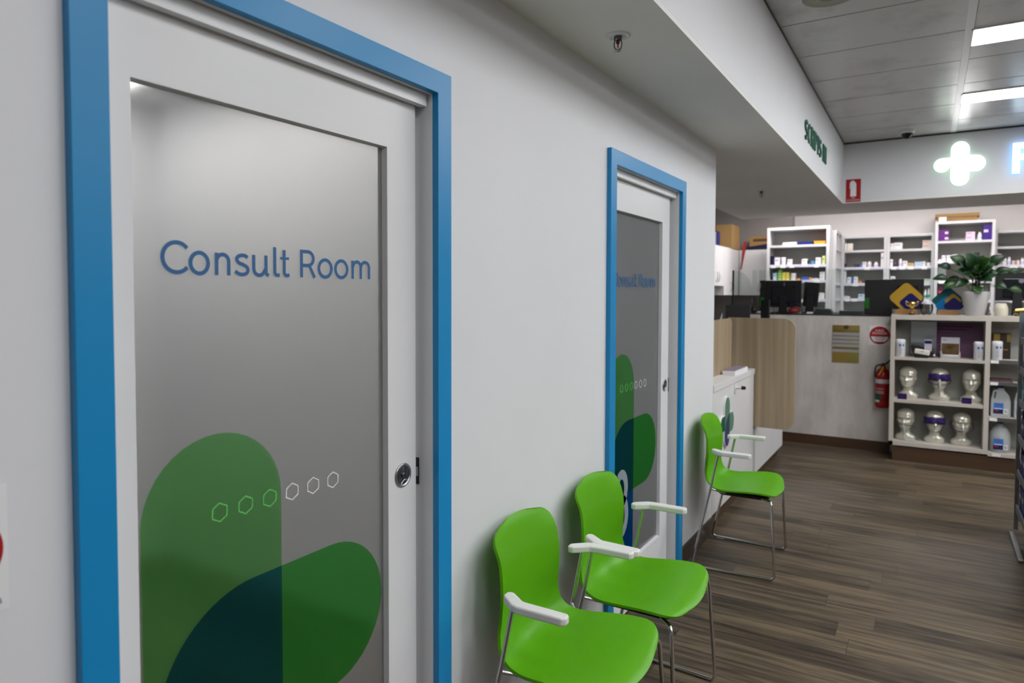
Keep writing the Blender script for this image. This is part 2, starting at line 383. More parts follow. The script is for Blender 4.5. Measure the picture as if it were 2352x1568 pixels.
def consult_lettering(mb, x, off):
    k = 1.0168; Z0 = 1.5297; W = .0080
    T = lambda pts: [(p[0]*k+off, Z0+(p[1]-Z0)*k) for p in pts]
    cn = [0]
    def S(pts, closed=False, w_=W):
        cn[0] += 1; ribbon(mb, T(pts), w_, x+.00012*(cn[0]%3), closed=closed)
    b = 1.5645; xh = 1.6085; cap = 1.6265; h = W/2
    S(thick_arc((.7475,1.5955), .0275, 40, 320, W, 30, .0278))
    def o(cx, rx): S(thick_arc((cx,1.5865), rx, 0, 354, W, 36, .0199), True)
    o(.7935,.0185)
    S([(.8305,b),(.8305,xh)]); S([(.8305,1.592)]+thick_arc((.8440,1.592),.0135,170,0,W,14,.0135)+[(.8575,b)])
    S(smooth_pts([(.9015,1.6015,0),(.8965,1.6050,0),(.8880,1.6060,0),(.8790,1.6030,0),(.8760,1.5970,0),(.8810,1.5905,0),(.8910,1.5870,0),(.9000,1.5820,0),(.9020,1.5750,0),(.8975,1.5690,0),(.8880,1.5670,0),(.8790,1.5690,0),(.8720,1.5735,0)],5))
    S([(.9165,xh),(.9165,1.580)]+thick_arc((.9300,1.580),.0135,180,335,W,12,.0135)+[(.9455,1.5790)])
    S([(.9470,xh),(.9470,1.5735),(.9485,1.5690),(.9540,1.5665)])
    S([(.9695,cap+.001),(.9695,1.5745)]+thick_arc((.9765,1.5745),.007,180,290,W,8)+[(.9820,1.5685)])
    S([(.9945,1.6225),(.9945,1.5745)]+thick_arc((1.0015,1.5745),.007,180,290,W,8)+[(1.0085,1.5690)])
    S([(.9840,1.6045),(1.0075,1.6045)], w_=.0058)
    S([(1.0420,b),(1.0420,cap)])
    S([(1.0420,cap-h),(1.0600,cap-h)]+thick_arc((1.0600,cap-h-.0155),.0165,88,-88,W,16,.0155)+[(1.0420,cap-h-.031)])
    S([(1.0640,1.5920),(1.0800,b)])
    o(1.1115,.0190); o(1.1625,.0190)
    S([(1.1995,b),(1.1995,xh)])
    S([(1.1995,1.593)]+thick_arc((1.2140,1.593),.0130,170,0,W,12,.0130)+[(1.2270,b)])
    S([(1.2270,1.593)]+thick_arc((1.2420,1.593),.0140,170,0,W,12,.0130)+[(1.2560,b)])
def capsule_pts(x0,x1,z0,z1,n=16):
    r = (x1-x0)/2; c = (x0+x1)/2
    return [(c+r*math.cos(R(a)), z1-r+r*math.sin(R(a))) for a in [180*k/n for k in range(n+1)]]+[(c+r*math.cos(R(a)), z0+r+r*math.sin(R(a))) for a in [180+180*k/n for k in range(n+1)]]
def make_door(i, t, lab):
    a = t['o0']+t['w']; b = t['o1']-t['w']; h = t['top']-t['w']; o = t['off']; d = t['d']
    # casing, lining and track cover
    m = MB().prism([(t['o0'],.0),(t['o0'],t['top']),(t['o1'],t['top']),(t['o1'],.0),(b,.0),(b,h),(a,h),(a,.0)], 'x', .0, .02)
    m.build('trim_%d'%(3+i), M['blue'], bevel=.0015, **ST)
    m = MB().box(-.1,.0,a-.0119,a,0,h+.0119).box(-.1,.0,b,b+.0119,0,h+.0119).box(-.1,.0,a,b,h,h+.0119)
    m.box(-.1,-.062,b-.021,b,0,h)
    m.build('trim_%d'%(5+i), M['trim_white'], **ST)
    MB().box(-.036,-.015,a+.001,b-.006,h-.033,h-.001).build('trim_%d'%(7+i), M['trim_white'], bevel=.0008, **ST)
    # leaf: stiles and rails with a sloping glazing bead
    y0,y1 = a+.002, 1.442+o; gy0,gy1,gz0,gz1 = .668+o, 1.332+o, .235, 1.909
    leaf = MB().box(-.075,-.04,y0,gy0,.01,h-.005).box(-.075,-.04,gy1,y1,.01,h-.005).box(-.075,-.04,gy0,gy1,.01,gz0).box(-.075,-.04,gy0,gy1,gz1,h-.005)
    D = leaf.build('door_%d'%i, M['trim_white'], **ST)
    bd = MB(); s = .004
    bd.prism([(gy0,gz1-.001),(gy1,gz1-.001),(gy1,gz1-.005),(gy0,gz1-.005)], 'x', -.0415,-.040)
    def bead(p): bd.add(p, [(0,1,2,3)])
    X0,X1 = -.0402,-.0572
    O = [(gy0,gz0),(gy1,gz0),(gy1,gz1),(gy0,gz1)]; I = [(gy0+s,gz0+s),(gy1-s,gz0+s),(gy1-s,gz1-s),(gy0+s,gz1-s)]
    v = [(X0,p[0],p[1]) for p in O]+[(X0,p[0]+(.002 if p[0]<1+o else -.002),p[1]+(.002 if p[1]<1 else -.002)) for p in O]+[(X1,p[0],p[1]) for p in I]
    bd = MB().add(v, [(j,(j+1)%4,4+(j+1)%4,4+j) for j in range(4)]+[(4+j,4+(j+1)%4,8+(j+1)%4,8+j) for j in range(4)])
    bd.build('glazing_bead', M['trim_white'], D)
    MB().box(-.0640,-.0575,gy0+.001,gy1-.001,gz0+.001,gz1-.001).build('glass_pane', M['frost'], D, label='frosted glass pane')
    # hexagons on the glass, coloured films over them
    hx = MB()
    for k in range(6):
        cy = .846+.0612*k+d; cz = 1.085-.0011*k
        ribbon(hx, [(cy+.0190*math.sin(R(60*q)), cz+.0190*math.cos(R(60*q))) for q in range(6)], .0026, -.0574, .0006, True)
    hx.build('hexagon_outline', M['ticket'], D, label='row of six thin white hexagon outlines')
    yl = gy0+s; yr = 1.3175+d
    cap = [(y,z) for y,z in capsule_pts(.682+d,.997+d,.10,1.247,20)]
    leafc = (.925+d,.707); rl = .217
    def inleaf_left(n=16): return [(leafc[0]+rl*math.cos(R(90+90*k/n)), leafc[1]+rl*math.sin(R(90+90*k/n))) for k in range(n+1)]
    LL = inleaf_left(); xc = .997+d; x = -.0551
    # circle/capsule-edge split
    top = [(p[0],p[1]) for p in cap if p[1]>.95 ]
    # green upper capsule = capsule above the leaf outline
    lo = [p for p in LL if p[0]<xc]
    g = [(.997+d,1.0895)]+top+[(.685+d,.60)]+[(LL[-1][0],.60)]+lo[::-1]+[(xc,.924)]
    g = [(max(p[0],yl-.001),p[1]) for p in g]
    MB().prism(g,'x',x,x+.0003).build('green_graphic', M['film_green'], D, label='tall green rounded shape')
    te = lo+[(LL[-1][0],.575),(xc,.575),(xc,.924)]
    te = [(max(p[0],yl-.001),p[1]) for p in te]
    MB().prism(te,'x',x,x+.0003).build('teal_graphic', M['film_teal'], D, label='dark teal overlap shape')
    r_ = .1745
    lf = [(xc,.924)]+[(1.143+d+r_*math.cos(R(90-180*k/24)), .7495+r_*math.sin(R(90-180*k/24))) for k in range(25)]+[(xc,.575)]
    MB().prism(lf,'x',x,x+.0003).build('leaf_graphic', M['film_leaf'], D, label='deep green rounded leaf shape')
    bl = [(LL[-1][0],.575),(xc,.575)]+[(.839+d+.158*math.cos(R(-90*k/10)), .33+.158*math.sin(R(-90*k/10))) for k in range(6)]
    zb = gz0+s; bl = [p for p in bl if p[1]>zb]+[(.952+d,zb),(yl,zb),(yl,.60),(LL[-1][0],.60)]
    MB().prism(bl,'x',x,x+.0003).build('blue_graphic', M['film_blue'], D, label='blue lower shape')
    nb = MB()
    cy = .853+d
    for (cz,rz,ry) in ((.607,.072,.060),(.478,.082,.068)):
        ribbon(nb, [(cy-.01+ry*math.cos(R(a_)), cz+rz*math.sin(R(a_))) for a_ in range(-125,130,10)] , .045, .0+x+.0008, .0004)
    nb.build('door_numeral', mat('translucent_white_vinyl', (.25,.30,.33), .5), D, label='large pale numeral 3')
    tx = MB(); consult_lettering(tx, -.0550, d+.0)
    tx.build('lettering', mat('blue_vinyl_lettering', sr(44,98,150), .5), D, label='blue Consult Room lettering')
    # round flush lock
    cy, cz = 1.387+o, 1.04
    lk = MB()
    def RX(prof): # lathe about x axis
        q = MB().lathe(prof, 36); return [(-.04+p[2], cy+p[0], cz+p[1]) for p in q.v], q.f
    v,f = RX([(.0325,.0),(.0325,.0025),(.0305,.004),(.0275,.004),(.026,.001),(.022,.0005),(.001,.0005)]); lk.add(v,f,True)
    L0 = lk.build('flush_lock', M['steel'], D, label='round brushed metal flush lock')
    v,f = RX([(.0262,.0012),(.024,.0022),(.001,.0022)]); MB().add(v,f,True).build('cup', M['darkmetal'], L0)
    v,f = RX([(.0075,.002),(.0075,.006),(.0055,.0065),(.001,.0065)]); MB().add(v,f,True).build('keyhole_boss', M['darkmetal'], L0)
    tt = MB().tube(fillet([(-.036,cy-.012,cz-.022),(-.0345,cy,cz-.010),(-.036,cy+.014,cz-.016)],.01), .0022,8); tt.build('thumb_turn', M['steel'], L0)
    t0 = thing('strike_plate', lab, 'lock plate', (-.053,b,1.03))
    MB().box(-.0085,.0045,-.0035,-.0003,-.035,.04).build('plate', M['black'], t0)
    MB().box(-.004,.004,-.0045,-.003,-.012,.014).build('catch', M['steel'], t0)
make_door(1, T1, 'black metal strike plate on the jamb beside the nearer Consult Room door')
make_door(2, T2, 'small dark strike plate on the jamb of the farther Consult Room door')
# unseen lamps added in the consult rooms to light the door glass
for (x,y,mt,lab) in ((-1.68,1.76,'lamp_r1','unseen lamp panel added to grade the glass of the nearer frosted door'),(-2.0,2.9,'lamp_r2','dim unseen lamp panel added behind the farther frosted door')):
    t = thing('added_room_light', lab, 'ceiling light', (x,y,2.599))
    wx = .95 if mt == 'lamp_r1' else .3; wy = .15 if mt == 'lamp_r1' else .3
    MB().box(-wx,wx,-wy,wy,-.012,-.002).build('diffuser', M[mt], t)
    MB().box(-wx-.02,wx+.02,-wy-.02,-wy,-.016,0).box(-wx-.02,wx+.02,wy,wy+.02,-.016,0).box(-wx-.02,-wx,-wy,wy,-.016,0).box(wx,wx+.02,-wy,wy,-.016,0).build('frame', M['trim_white'], t)

# ------------------------------------------------ green chairs
def chair_shell():
    prof = [  # centre x,z | edge x,z | half width
     (.032,.823,.052,.820,.186),(.050,.795,.070,.790,.187),(.064,.745,.093,.740,.186),(.071,.690,.103,.690,.190),
     (.071,.620,.105,.625,.190),(.066,.555,.101,.565,.191),(.066,.500,.099,.520,.196),(.083,.456,.110,.480,.205),
     (.122,.432,.140,.455,.216),(.180,.426,.190,.448,.228),(.250,.431,.262,.454,.238),(.330,.440,.345,.461,.245),
     (.400,.446,.412,.460,.246),(.450,.441,.455,.449,.246),(.480,.429,.481,.433,.243)]
    cp = smooth_pts([(p[0],p[1],p[4]) for p in prof],6); ep = smooth_pts([(p[2],p[3],0) for p in prof],6)
    n = len(cp); nt = 24; m = MB()
    arc = [0]
    for i in range(1,n): arc.append(arc[-1]+math.hypot(cp[i][0]-cp[i-1][0], cp[i][1]-cp[i-1][1]))
    tot = arc[-1]; th = .009
    top = []; raw = []
    for i in range(n):
        wn = cp[i][2]; wv = cp[i][2]; d0_ = arc[i]; d1_ = tot-arc[i]
        if d0_ < .068: wv -= .068-math.sqrt(.068**2-(.068-d0_)**2)
        if d1_ < .105: wv -= .105-math.sqrt(.105**2-(.105-d1_)**2)
        row = []; rrow = []
        for j in range(nt+1):
            t = math.sin((j/nt-.5)*math.pi)     # denser at the rims
            k = abs(t)**2.2
            x = cp[i][0]*(1-k)+ep[i][0]*k; z = cp[i][1]*(1-k)+ep[i][1]*k
            if d0_ < .06: z -= .010*t*t*(1-d0_/.06)
            if d1_ < .10: x -= .018*t*t*(1-d1_/.10)
            row.append(Vector((x, t*wv, z))); rrow.append(Vector((x, t*wn, z)))
        top.append(row); raw.append(rrow)
    nrm = [[None]*(nt+1) for _ in range(n)]
    for i in range(n):
        for j in range(nt+1):
            a = raw[min(i+1,n-1)][j]-raw[max(i-1,0)][j]; b = raw[i][min(j+1,nt)]-raw[i][max(j-1,0)]
            nrm[i][j] = a.cross(b).normalized()
    v = [p for r_ in top for p in r_]+[top[i][j]+nrm[i][j]*(-th if nrm[i][j].dot(Vector((-1,0,-1)))<0 else th) for i in range(n) for j in range(nt+1)]
    N = n*(nt+1); idx = lambda i,j: i*(nt+1)+j; f = []
    for i in range(n-1):
        for j in range(nt):
            f.append((idx(i,j),idx(i,j+1),idx(i+1,j+1),idx(i+1,j))); f.append((N+idx(i,j),N+idx(i+1,j),N+idx(i+1,j+1),N+idx(i,j+1)))
    for i in range(n-1):
        f.append((idx(i,0),idx(i+1,0),N+idx(i+1,0),N+idx(i,0))); f.append((idx(i,nt),N+idx(i,nt),N+idx(i+1,nt),idx(i+1,nt)))
    for j in range(nt):
        f.append((idx(0,j),N+idx(0,j),N+idx(0,j+1),idx(0,j+1))); f.append((idx(n-1,j),idx(n-1,j+1),N+idx(n-1,j+1),N+idx(n-1,j)))
    m.add(v,f,True); return m
def make_chair():
    t = thing('visitor_chair', '', 'chair')
    sh = chair_shell().build('seat_shell', M['green'], t, label='glossy green one-piece plastic seat and back')
    bv = sh.modifiers.new('bevel','BEVEL'); bv.width = .003; bv.segments = 3; bv.limit_method = 'ANGLE'; bv.angle_limit = R(50)
    for s in (-1,1):
        pts = fillet([(.168,s*.243,.648),(.135,s*.248,.478),(.034,s*.272,.010),(.240,s*.262,.0075),(.470,s*.248,.0075),(.446,s*.228,.418),(.38,s*.15,.408)], .028, 7)
        fr = MB().tube(pts, .0070, 14).build('side_frame', M['chrome'], t, label='bent chrome tube side frame')
        for x,y in ((.085,.2695),(.415,.2515)):
            MB().box(x-.022,x+.022,s*y-.007,s*y+.007,.0008,.007).build('glide', M['clear'], fr, bevel=.002)
        o = [(.128,.234),(.136,.226),(.150,.228),(.196,.262),(.205,.264),(.336,.268),(.345,.276),(.345,.296),(.334,.306),(.196,.304),(.176,.297),(.138,.266),(.128,.255)]
        P = [(x,s*(y-.026)) for x,y in o]
        if s<0: P = P[::-1]
        MB().prism(P,'z',.645,.668).build('armrest', M['armw'], t, bevel=.0055, seg=3, label='white plastic armrest')
    MB().tube(fillet([(.126,-.249,.452),(.200,-.17,.414),(.200,.17,.414),(.126,.249,.452)],.03), .0055, 10).build('cross_bar', M['chrome'], t)
    MB().prism(rrect(.15,.42,-.16,.16,.04,5),'z',.400,.418).build('under_seat_plate', M['black'], t, bevel=.004)
    return t
ch = make_chair()
labs = ['green plastic chair with white armrests at the front, against the wall between the doors',
        'green plastic chair with white armrests in front of the farther Consult Room door',
        'green plastic chair standing apart beside the white cabinet near the counter']
for i,(x,y,a) in enumerate(((.002,1.84,2),(.004,2.40,0),(.010,3.985,3))):
    o = ch if i==0 else copy_tree(ch)
    o.location = (x,y,0); o.rotation_euler = (0,0,R(a)); tag(o, labs[i], 'chair', 'green visitor chairs along the wall')
import bmesh

# ------------------------------------------------ white cabinet with pin board back, near the counter
t = thing('white_cabinet', 'low white cabinet with thick top beyond the last green chair, logo on its front', 'cabinet', (0,4.95,0))
Y = 4.95
MB().box(-.42,-.006,4.345-Y,5.54-Y,.1,.9).build('body', M['white_lam'], t)
MB().box(-.006,.0,4.345-Y,5.535-Y,.102,.898).build('front_panel', M['white_lam'], t)
MB().box(-.42,.006,4.345-Y,5.545-Y,.9,.945).build('worktop', M['white_lam'], t, bevel=.002)
MB().box(-.40,-.03,4.345-Y,5.54-Y,0,.1).build('kickboard', M['kick'], t)
MB().prism(rrect(4.345-Y,5.30-Y,.945,1.345,.05,8,(0,0,1,0)),'x',-.14,-.12).build('back_panel', M['oak'], t, label='pale wood back panel standing on the top')
# plus shaped emblem on the cabinet front
e = tag(empty('logo_emblem', (.0,4.665,.66)), 'raised green and blue plus-shaped emblem on the white cabinet front', 'sign')
cap = capsule_pts(-.062,.062,-.165,.17,14)
lfR = [(.062,.052)]+[(.118+.063*math.cos(R(90-180*k/16)),-.012+.066*math.sin(R(90-180*k/16))) for k in range(17)]+[(.062,-.078)]
lfL = [(-.062,.050),(-.062,-.05)]+[(-.115+.052*math.cos(R(270-180*k/12)),-.0+.050*math.sin(R(270-180*k/12))) for k in range(13)]
def grow(p,g):
    cx = sum(q[0] for q in p)/len(p); cz = sum(q[1] for q in p)/len(p); o = []
    for q in p:
        v = Vector((q[0]-cx,q[1]-cz)); v = v*(1+g/max(v.length,.01)); o.append((cx+v.x,cz+v.y))
    return o
b_ = MB()
for p in (cap,lfR,lfL): b_.prism(grow(p,.006),'x',.0006,.012)
b_.build('backing', M['ticket'], e)
top = [p for p in cap if p[1]>.0]; bot = [p for p in cap if p[1]<=.0]
ov = [(-.062+.124*(1-math.cos(R(90*k/10))), -.078+.130*math.sin(R(90*k/10))) for k in range(11)]
MB().prism([(.062,.052)]+top+[(-.062,-.078)]+ov[1:-1],'x',.0121,.0135).build('emblem_face', cm('sage_green',(98,140,118)), e, label='sage green upper arm')
MB().prism(ov+[(.062,-.078)],'x',.0121,.0135).build('emblem_face', cm('slate_blue',(45,66,98)), e, label='slate blue overlap')
bl = [p for p in cap if p[1]<-.078]
MB().prism(bl+[(.062,-.078),(-.062,-.078)],'x',.0121,.0135).build('emblem_face', cm('violet_blue',(62,62,118)), e, label='violet blue lower arm')
MB().prism(lfR,'x',.0121,.0135).build('emblem_face', cm('sage_green',(98,140,118)), e, label='sage green right arm')
MB().prism(lfL,'x',.0121,.0135).build('emblem_face', cm('bottle_green',(0,92,58)), e, label='bottle green left arm')
k = tag(empty('hook', (.0,4.915,.865)), 'small white wall hook with a dark rubber tip on the white cabinet front', 'hook')
MB().prism([(-.012,-.045),(.012,-.045),(.016,-.02),(.016,.045),(-.016,.045),(-.016,-.02)],'x',.0006,.006).build('back_plate', M['ticket'], k, bevel=.002)
MB().tube([(.006,0,.0),(.048,.004,.002)],.010,10).build('arm', M['ticket'], k)
MB().tube([(.046,.004,.002),(.074,.007,.002)],[.014,.011],10).build('tip', M['black'], k)
t = thing('brochure_box', 'small white box of leaflets lying on the white cabinet top', 'box', (-.055,5.16,.9455))
MB().box(-.045,.045,-.2,.2,0,.030).build('box_body', M['paper'], t, bevel=.002)
MB().box(-.04,.04,-.19,.19,.0305,.034).build('leaflet', cm('printed_leaflet',(150,135,150)), t)
# reception desk behind the cabinet
t = thing('reception_desk', 'white desk base under the upright pale wood panel beside the counter', 'desk', (0,6.15,0))
MB().box(-.62,.008,-.564,.63,.1,.74).build('body', M['white_lam'], t)
MB().box(-.58,-.03,-.55,.60,0,.1).build('kickboard', M['kick'], t)
MB().box(-.66,.012,-.565,.64,.741,.775).build('worktop', M['white_lam'], t, bevel=.002)
t = tag(MB().prism(rrect(-.215,.298,.478,1.342,.085,12,(0,1,1,0)),'y',5.556,5.580).build('privacy_panel', M['oak'], bevel=.0015), 'upright pale wood privacy panel with rounded corners beside the counter', 'panel')
t = thing('computer_monitor', 'black monitor tilted behind the pale wood privacy panel', 'monitor', (-.29,6.2,.776), R(14))
mt = Matrix.Rotation(R(-22),4,'X') @ Matrix.Translation((0,0,.0))
MB().box(-.10,.11,-.012,.012,.43,.66,M=Matrix.Rotation(R(-3),4,'X')).build('display_housing', M['black'], t, bevel=.004)
MB().tube([(0,.02,.0),(0,.02,.5)],.018,10).build('stand', M['black'], t)
MB().box(-.11,.11,-.09,.11,0,.012).build('base', M['black'], t)
t = thing('card_terminal', 'small black payment screen turned sideways beside the tilted black monitor', 'card terminal', (-.12,6.55,.776), R(-28))
MB().box(-.045,.045,-.01,.01,.52,.70).build('display_housing', M['black'], t, bevel=.003)
MB().tube([(0,.018,0),(0,.018,.6)],.014,10).build('stand', M['black'], t)
MB().box(-.06,.06,-.05,.07,0,.012).build('base', M['black'], t)
t = thing('paper_sheet_stand', 'white paper sheet standing slanted by the wall end, left of the black monitor', 'paper', (-.30,5.66,.776))
MB().prism([(-.10,.28),(.015,.60),(.015,.28)],'y',.0,.002).build('sheet', M['paper'], t)
MB().box(-.10,.02,-.03,.03,0,.28).build('holder', M['white_lam'], t)

# ------------------------------------------------ pharmacy counter
t = thing('pharmacy_counter', 'long counter with mottled grey concrete-look front and dark top', 'counter', (0,7.46,0))
MB().box(-.47,6.5,.0,.03,.1,1.318).build('front_panel', M['concrete'], t)
MB().box(-.47,6.5,-.004,.50,1.319,1.33).build('countertop', M['black'], t)
MB().box(-.45,6.5,.03,.47,.0,1.318).build('body', M['white_lam'], t)
MB().box(-.47,.870,.008,.028,0,.099).build('kickboard', M['kick'], t)
# display shelving unit standing in front of the counter
t = thing('display_shelf_unit', 'taupe open display unit with the mannequin heads, in front of the counter', 'shelf unit', (.874,7.13,0))
X0 = .874
def u(name, x0,x1,z0,z1,m_='unit', y0=0,y1=.322, **kk): return MB().box(x0-X0,x1-X0,y0,y1,z0,z1).build(name, M[m_], t, **kk)
u('side_panel', .874,.909,.145,1.302); u('top_panel', .874,2.60,1.302,1.345); u('bottom_panel', .874,1.591,.145,.18); u('divider', 1.591,1.628,.145,1.302)
u('bottom_panel', 1.628,2.60,.132,.16)
u('shelf', .909,1.591,.933,.958,y0=.004); u('shelf', .909,1.591,.540,.570,y0=.004)
u('back_panel', .909,2.60,.18,1.302,'unit_in',y0=.31,y1=.324)
u('kickboard', .905,2.60,0,.13,'kick',y0=.015,y1=.03)
sh = []
for z0,z1 in ((.941,.968),(.752,.778),(.439,.469)):
    s_ = u('shelf', 1.628,2.60,z0,z1,y0=.03)
    MB().box(1.628-X0,2.60-X0,.022,.030,z0-.004,z1).build('price_rail', M['steel'], s_)
    MB().box(1.634-X0,1.69-X0,.018,.0218,z0-.002,z1-.004).build('price_ticket', M['ticket'], s_)
u('price_ticket', 1.66,1.72,.134,.156,'ticket',y0=-.003,y1=-.0005)

# plaque and round sticker on the counter
t = thing('brass_plaque', 'brass pharmacist name plaque with silver strips on the counter front', 'plaque', (.473,7.4595,1.04))
MB().box(-.12,.12,-.006,0,-.186,.186).build('plate', M['brass'], t)
silver = mat('silver_strip',(.40,.40,.42),.4,metal=.3,noise=.03)
for z0,z1 in ((.083,.112),(.045,.073),(.007,.035),(-.031,-.003),(-.082,-.056)):
    MB().box(-.121,.121,-.008,-.0062,z0,z1).build('name_strip', silver, t)
def text(name, body, m_, size, parent, loc, rot, ext=.0005, sx=1, label=None, align='CENTER'):
    cu = bpy.data.curves.new(name,'FONT'); cu.body = body; cu.size = size; cu.extrude = ext; cu.align_x = align; cu.align_y = 'CENTER'; cu.resolution_u = 3
    o = bpy.data.objects.new('tmp', cu); C.objects.link(o); dg = bpy.context.evaluated_depsgraph_get(); dg.update()
    me = bpy.data.meshes.new_from_object(o.evaluated_get(dg)); bpy.data.objects.remove(o); me.name = name; me.materials.clear(); me.materials.append(m_)
    for v in me.vertices: v.co.x *= sx
    n = bpy.data.objects.new(name, me); C.objects.link(n); n.location = loc; n.rotation_euler = rot
    if parent: n.parent = parent
    if label: n['label'] = label
    return n
FR = (R(90),0,0)                 # text facing -y
FX = (R(90),0,R(90))             # text facing +x
dk = cm('dark_engraving',(40,30,15))
text('engraving','PHARMACIST ON DUTY', dk, .020, t, (0,-.0065,.125), FR)
text('engraving','PHARMACIST IN CHARGE', dk, .018, t, (0,-.0065,-.043), FR)
mk = MB()
ribbon(mk, [(.018*math.cos(R(a)),.165+.016*math.sin(R(a))) for a in range(0,360,30)], .008, 0, .0005, True)
mk2 = MB().add([(v[1],-.0067-v[0],v[2]) for v in mk.v], mk.f); mk2.box(-.004,.004,-.0068,-.0062,.155,.175); mk2.box(-.010,.010,-.0068,-.0062,.161,.169)
mk2.build('crest', dk, t)
t = thing('extinguisher_sticker', 'square white sticker with a red disc reading A:B(E) POWDER on the counter', 'sticker', (.767,7.4595,1.134))
MB().box(-.09,.088,-.0012,0,-.094,.094).build('backing', M['paper'], t)
redp = cm('sign_red',(170,8,18)); 
def disc(r,n=40,a0=0,a1=360): return [(r*math.cos(R(a0+(a1-a0)*k/n)), r*math.sin(R(a0+(a1-a0)*k/n))) for k in range(n+(0 if a1-a0==360 else 1))]
MB().prism(disc(.088),'y',-.0020,-.0013).build('red_disc', redp, t)
MB().prism([p for p in disc(.076,40) if -.062<p[1]<-.004]+[],'y',-.0026,-.0021).build('white_panel', M['paper'], t)
text('wording','A:B(E)', M['paper'], .030, t, (0,-.0026,.045), FR); text('wording','POWDER', M['paper'], .030, t, (0,-.0026,.018), FR)
m = MB()
for k_ in range(4): m.box(-.045+.004*k_,.045-.004*k_,-.0031,-.0027,-.018-.011*k_,-.014-.011*k_)
m.build('fine_print', cm('pink_print',(190,120,135)), t)

t = thing('fire_extinguisher', 'red fire extinguisher hung on the counter beside the taupe display unit', 'fire extinguisher', (.805,7.392,.445))
MB().lathe([(.052,0),(.063,.012),(.065,.03),(.065,.30),(.060,.335),(.045,.362),(.022,.378),(.020,.40)],32).build('cylinder', M['red'], t)
MB().lathe([(.0655,.235),(.0655,.275)],32).build('white_band', cm('white_tape',(215,205,215)), t)
MB().lathe([(.0658,.078),(.0658,.084)],32).build('strap', M['black'], t)
def wrap(z0,z1,a0,a1,r=.0657,n=8):
    v = [(r*math.cos(R(a0+(a1-a0)*k/n)), r*math.sin(R(a0+(a1-a0)*k/n)), z) for z in (z0,z1) for k in range(n+1)]
    return v,[(k,k+1,n+2+k,n+1+k) for k in range(n)]
v,f = wrap(.085,.135,200,262); MB().add(v,f,True).build('label_panel', cm('label_green',(30,95,70)), t)
v,f = wrap(.055,.076,200,250); MB().add(v,f,True).build('label_panel', M['paper'], t)
m = MB()
for z0,z1,a1 in ((.182,.190,285),(.168,.172,280),(.150,.160,283),(.138,.146,285)):
    v,f = wrap(z0,z1,205,a1,.0656); m.add(v,f)
m.build('label_print', cm('faded_print',(200,150,160)), t)
MB().box(-.03,.03,.064,.0675,.10,.34).build('wall_bracket', M['black'], t)
MB().tube([(0,0,.395),(0,0,.425)],.017,12).build('valve', M['black'], t)
MB().prism([(-.015,.42),(.02,.43),(.060,.468),(.064,.455),(.03,.415)],'y',-.009,.009).build('handle', M['black'], t)
MB().prism([(-.04,.318),(-.025,.312),(.012,.39),(.0,.40)],'y',-.072,-.06).build('safety_tag', cm('amber_tag',(205,140,10)), t)
MB().tube(smooth_pts([(-.01,0,.41),(-.055,-.02,.40),(-.066,-.02,.34),(-.066,-.02,.29)],5),.007,8).build('hose', M['black'], t)

# ------------------------------------------------ signs high up
t = thing('illuminated_plus_sign', 'glowing white plus-shaped sign with a small left lobe on the high fascia', 'sign', (1.384,7.538,2.739))
face = emit_mat('lit_white_face', (1,1,1), 3.2); sideg = emit_mat('lit_green_edge', (.35,1,.5), .8); facel = emit_mat('lit_pale_green_face', (.86,1,.90), 2.2)
cap = capsule_pts(-.070,.070,-.200,.200,14)
rt = [(.070,.068)]+[(.125+.068*math.cos(R(90-180*k_/14)),-.006+.070*math.sin(R(90-180*k_/14))) for k_ in range(15)]+[(.070,-.076)]
lf = [(-.080,.060)]+[(-.142+.062*math.cos(R(-270*k_/20)),-.004+.062*math.sin(R(-270*k_/20))) for k_ in range(21)]
m = MB().prism(cap,'y',-.020,-.0175).prism(rt,'y',-.0201,-.0176); m.build('lit_face', face, t)
MB().prism(lf,'y',-.020,-.0175).build('lit_face', facel, t)
m = MB().prism(cap,'y',-.0172,-.006).prism(rt,'y',-.0171,-.0065).prism(lf,'y',-.0172,-.006); m.build('lit_edge', sideg, t)
t = thing('illuminated_letter', 'glowing letter P with blue edges at the right end of the high fascia', 'sign', (1.862,7.538,2.742))
fb = emit_mat('lit_pale_blue_face', (.72,.9,1), 2.6); eb = emit_mat('lit_blue_edge', (.08,.4,1), 2.2)
P_ = [(-.086,-.131),(-.086,.135),(.02,.135)]+[(.02+.075*math.cos(R(90-180*k_/12)),.06+.075*math.sin(R(90-180*k_/12))) for k_ in range(1,12)]+[(.02,-.015),(-.036,-.015),(-.036,-.131)]
hole = [(-.036,.03),(-.036,.092),(.02,.092)]+[(.02+.031*math.cos(R(90-180*k_/8)),.061+.031*math.sin(R(90-180*k_/8))) for k_ in range(1,8)]+[(.02,.03)]
def bool_p(y0,y1,m_,nm):
    # letter as two strokes so the bowl stays open
    q = MB().box(-.086,-.036,y0,y1,-.131,.135)
    o = [(-.036,.135),(.02,.135)]+P_[3:14]+[(.02,-.015),(-.036,-.015)]; i_ = [(-.036,.085),(.02,.085)]+[(.02+.025*math.cos(R(90-180*k_/12)),.06+.025*math.sin(R(90-180*k_/12))) for k_ in range(1,12)]+[(.02,.035),(-.036,.035)]
    n = len(o); v = [(p[0],y,p[1]) for y in (y0,y1) for p in o]+[(p[0],y,p[1]) for y in (y0,y1) for p in i_]
    f = []
    for k_ in range(n-1):
        f += [(k_,k_+1,2*n+k_+1,2*n+k_),(n+k_,3*n+k_,3*n+k_+1,n+k_+1),(k_,n+k_,n+k_+1,k_+1),(2*n+k_,2*n+k_+1,3*n+k_+1,3*n+k_)]
    q.add(v,f); q.build(nm, m_, t)
bool_p(-.030,-.027,fb,'lit_face'); bool_p(-.0268,-.004,eb,'lit_edge')
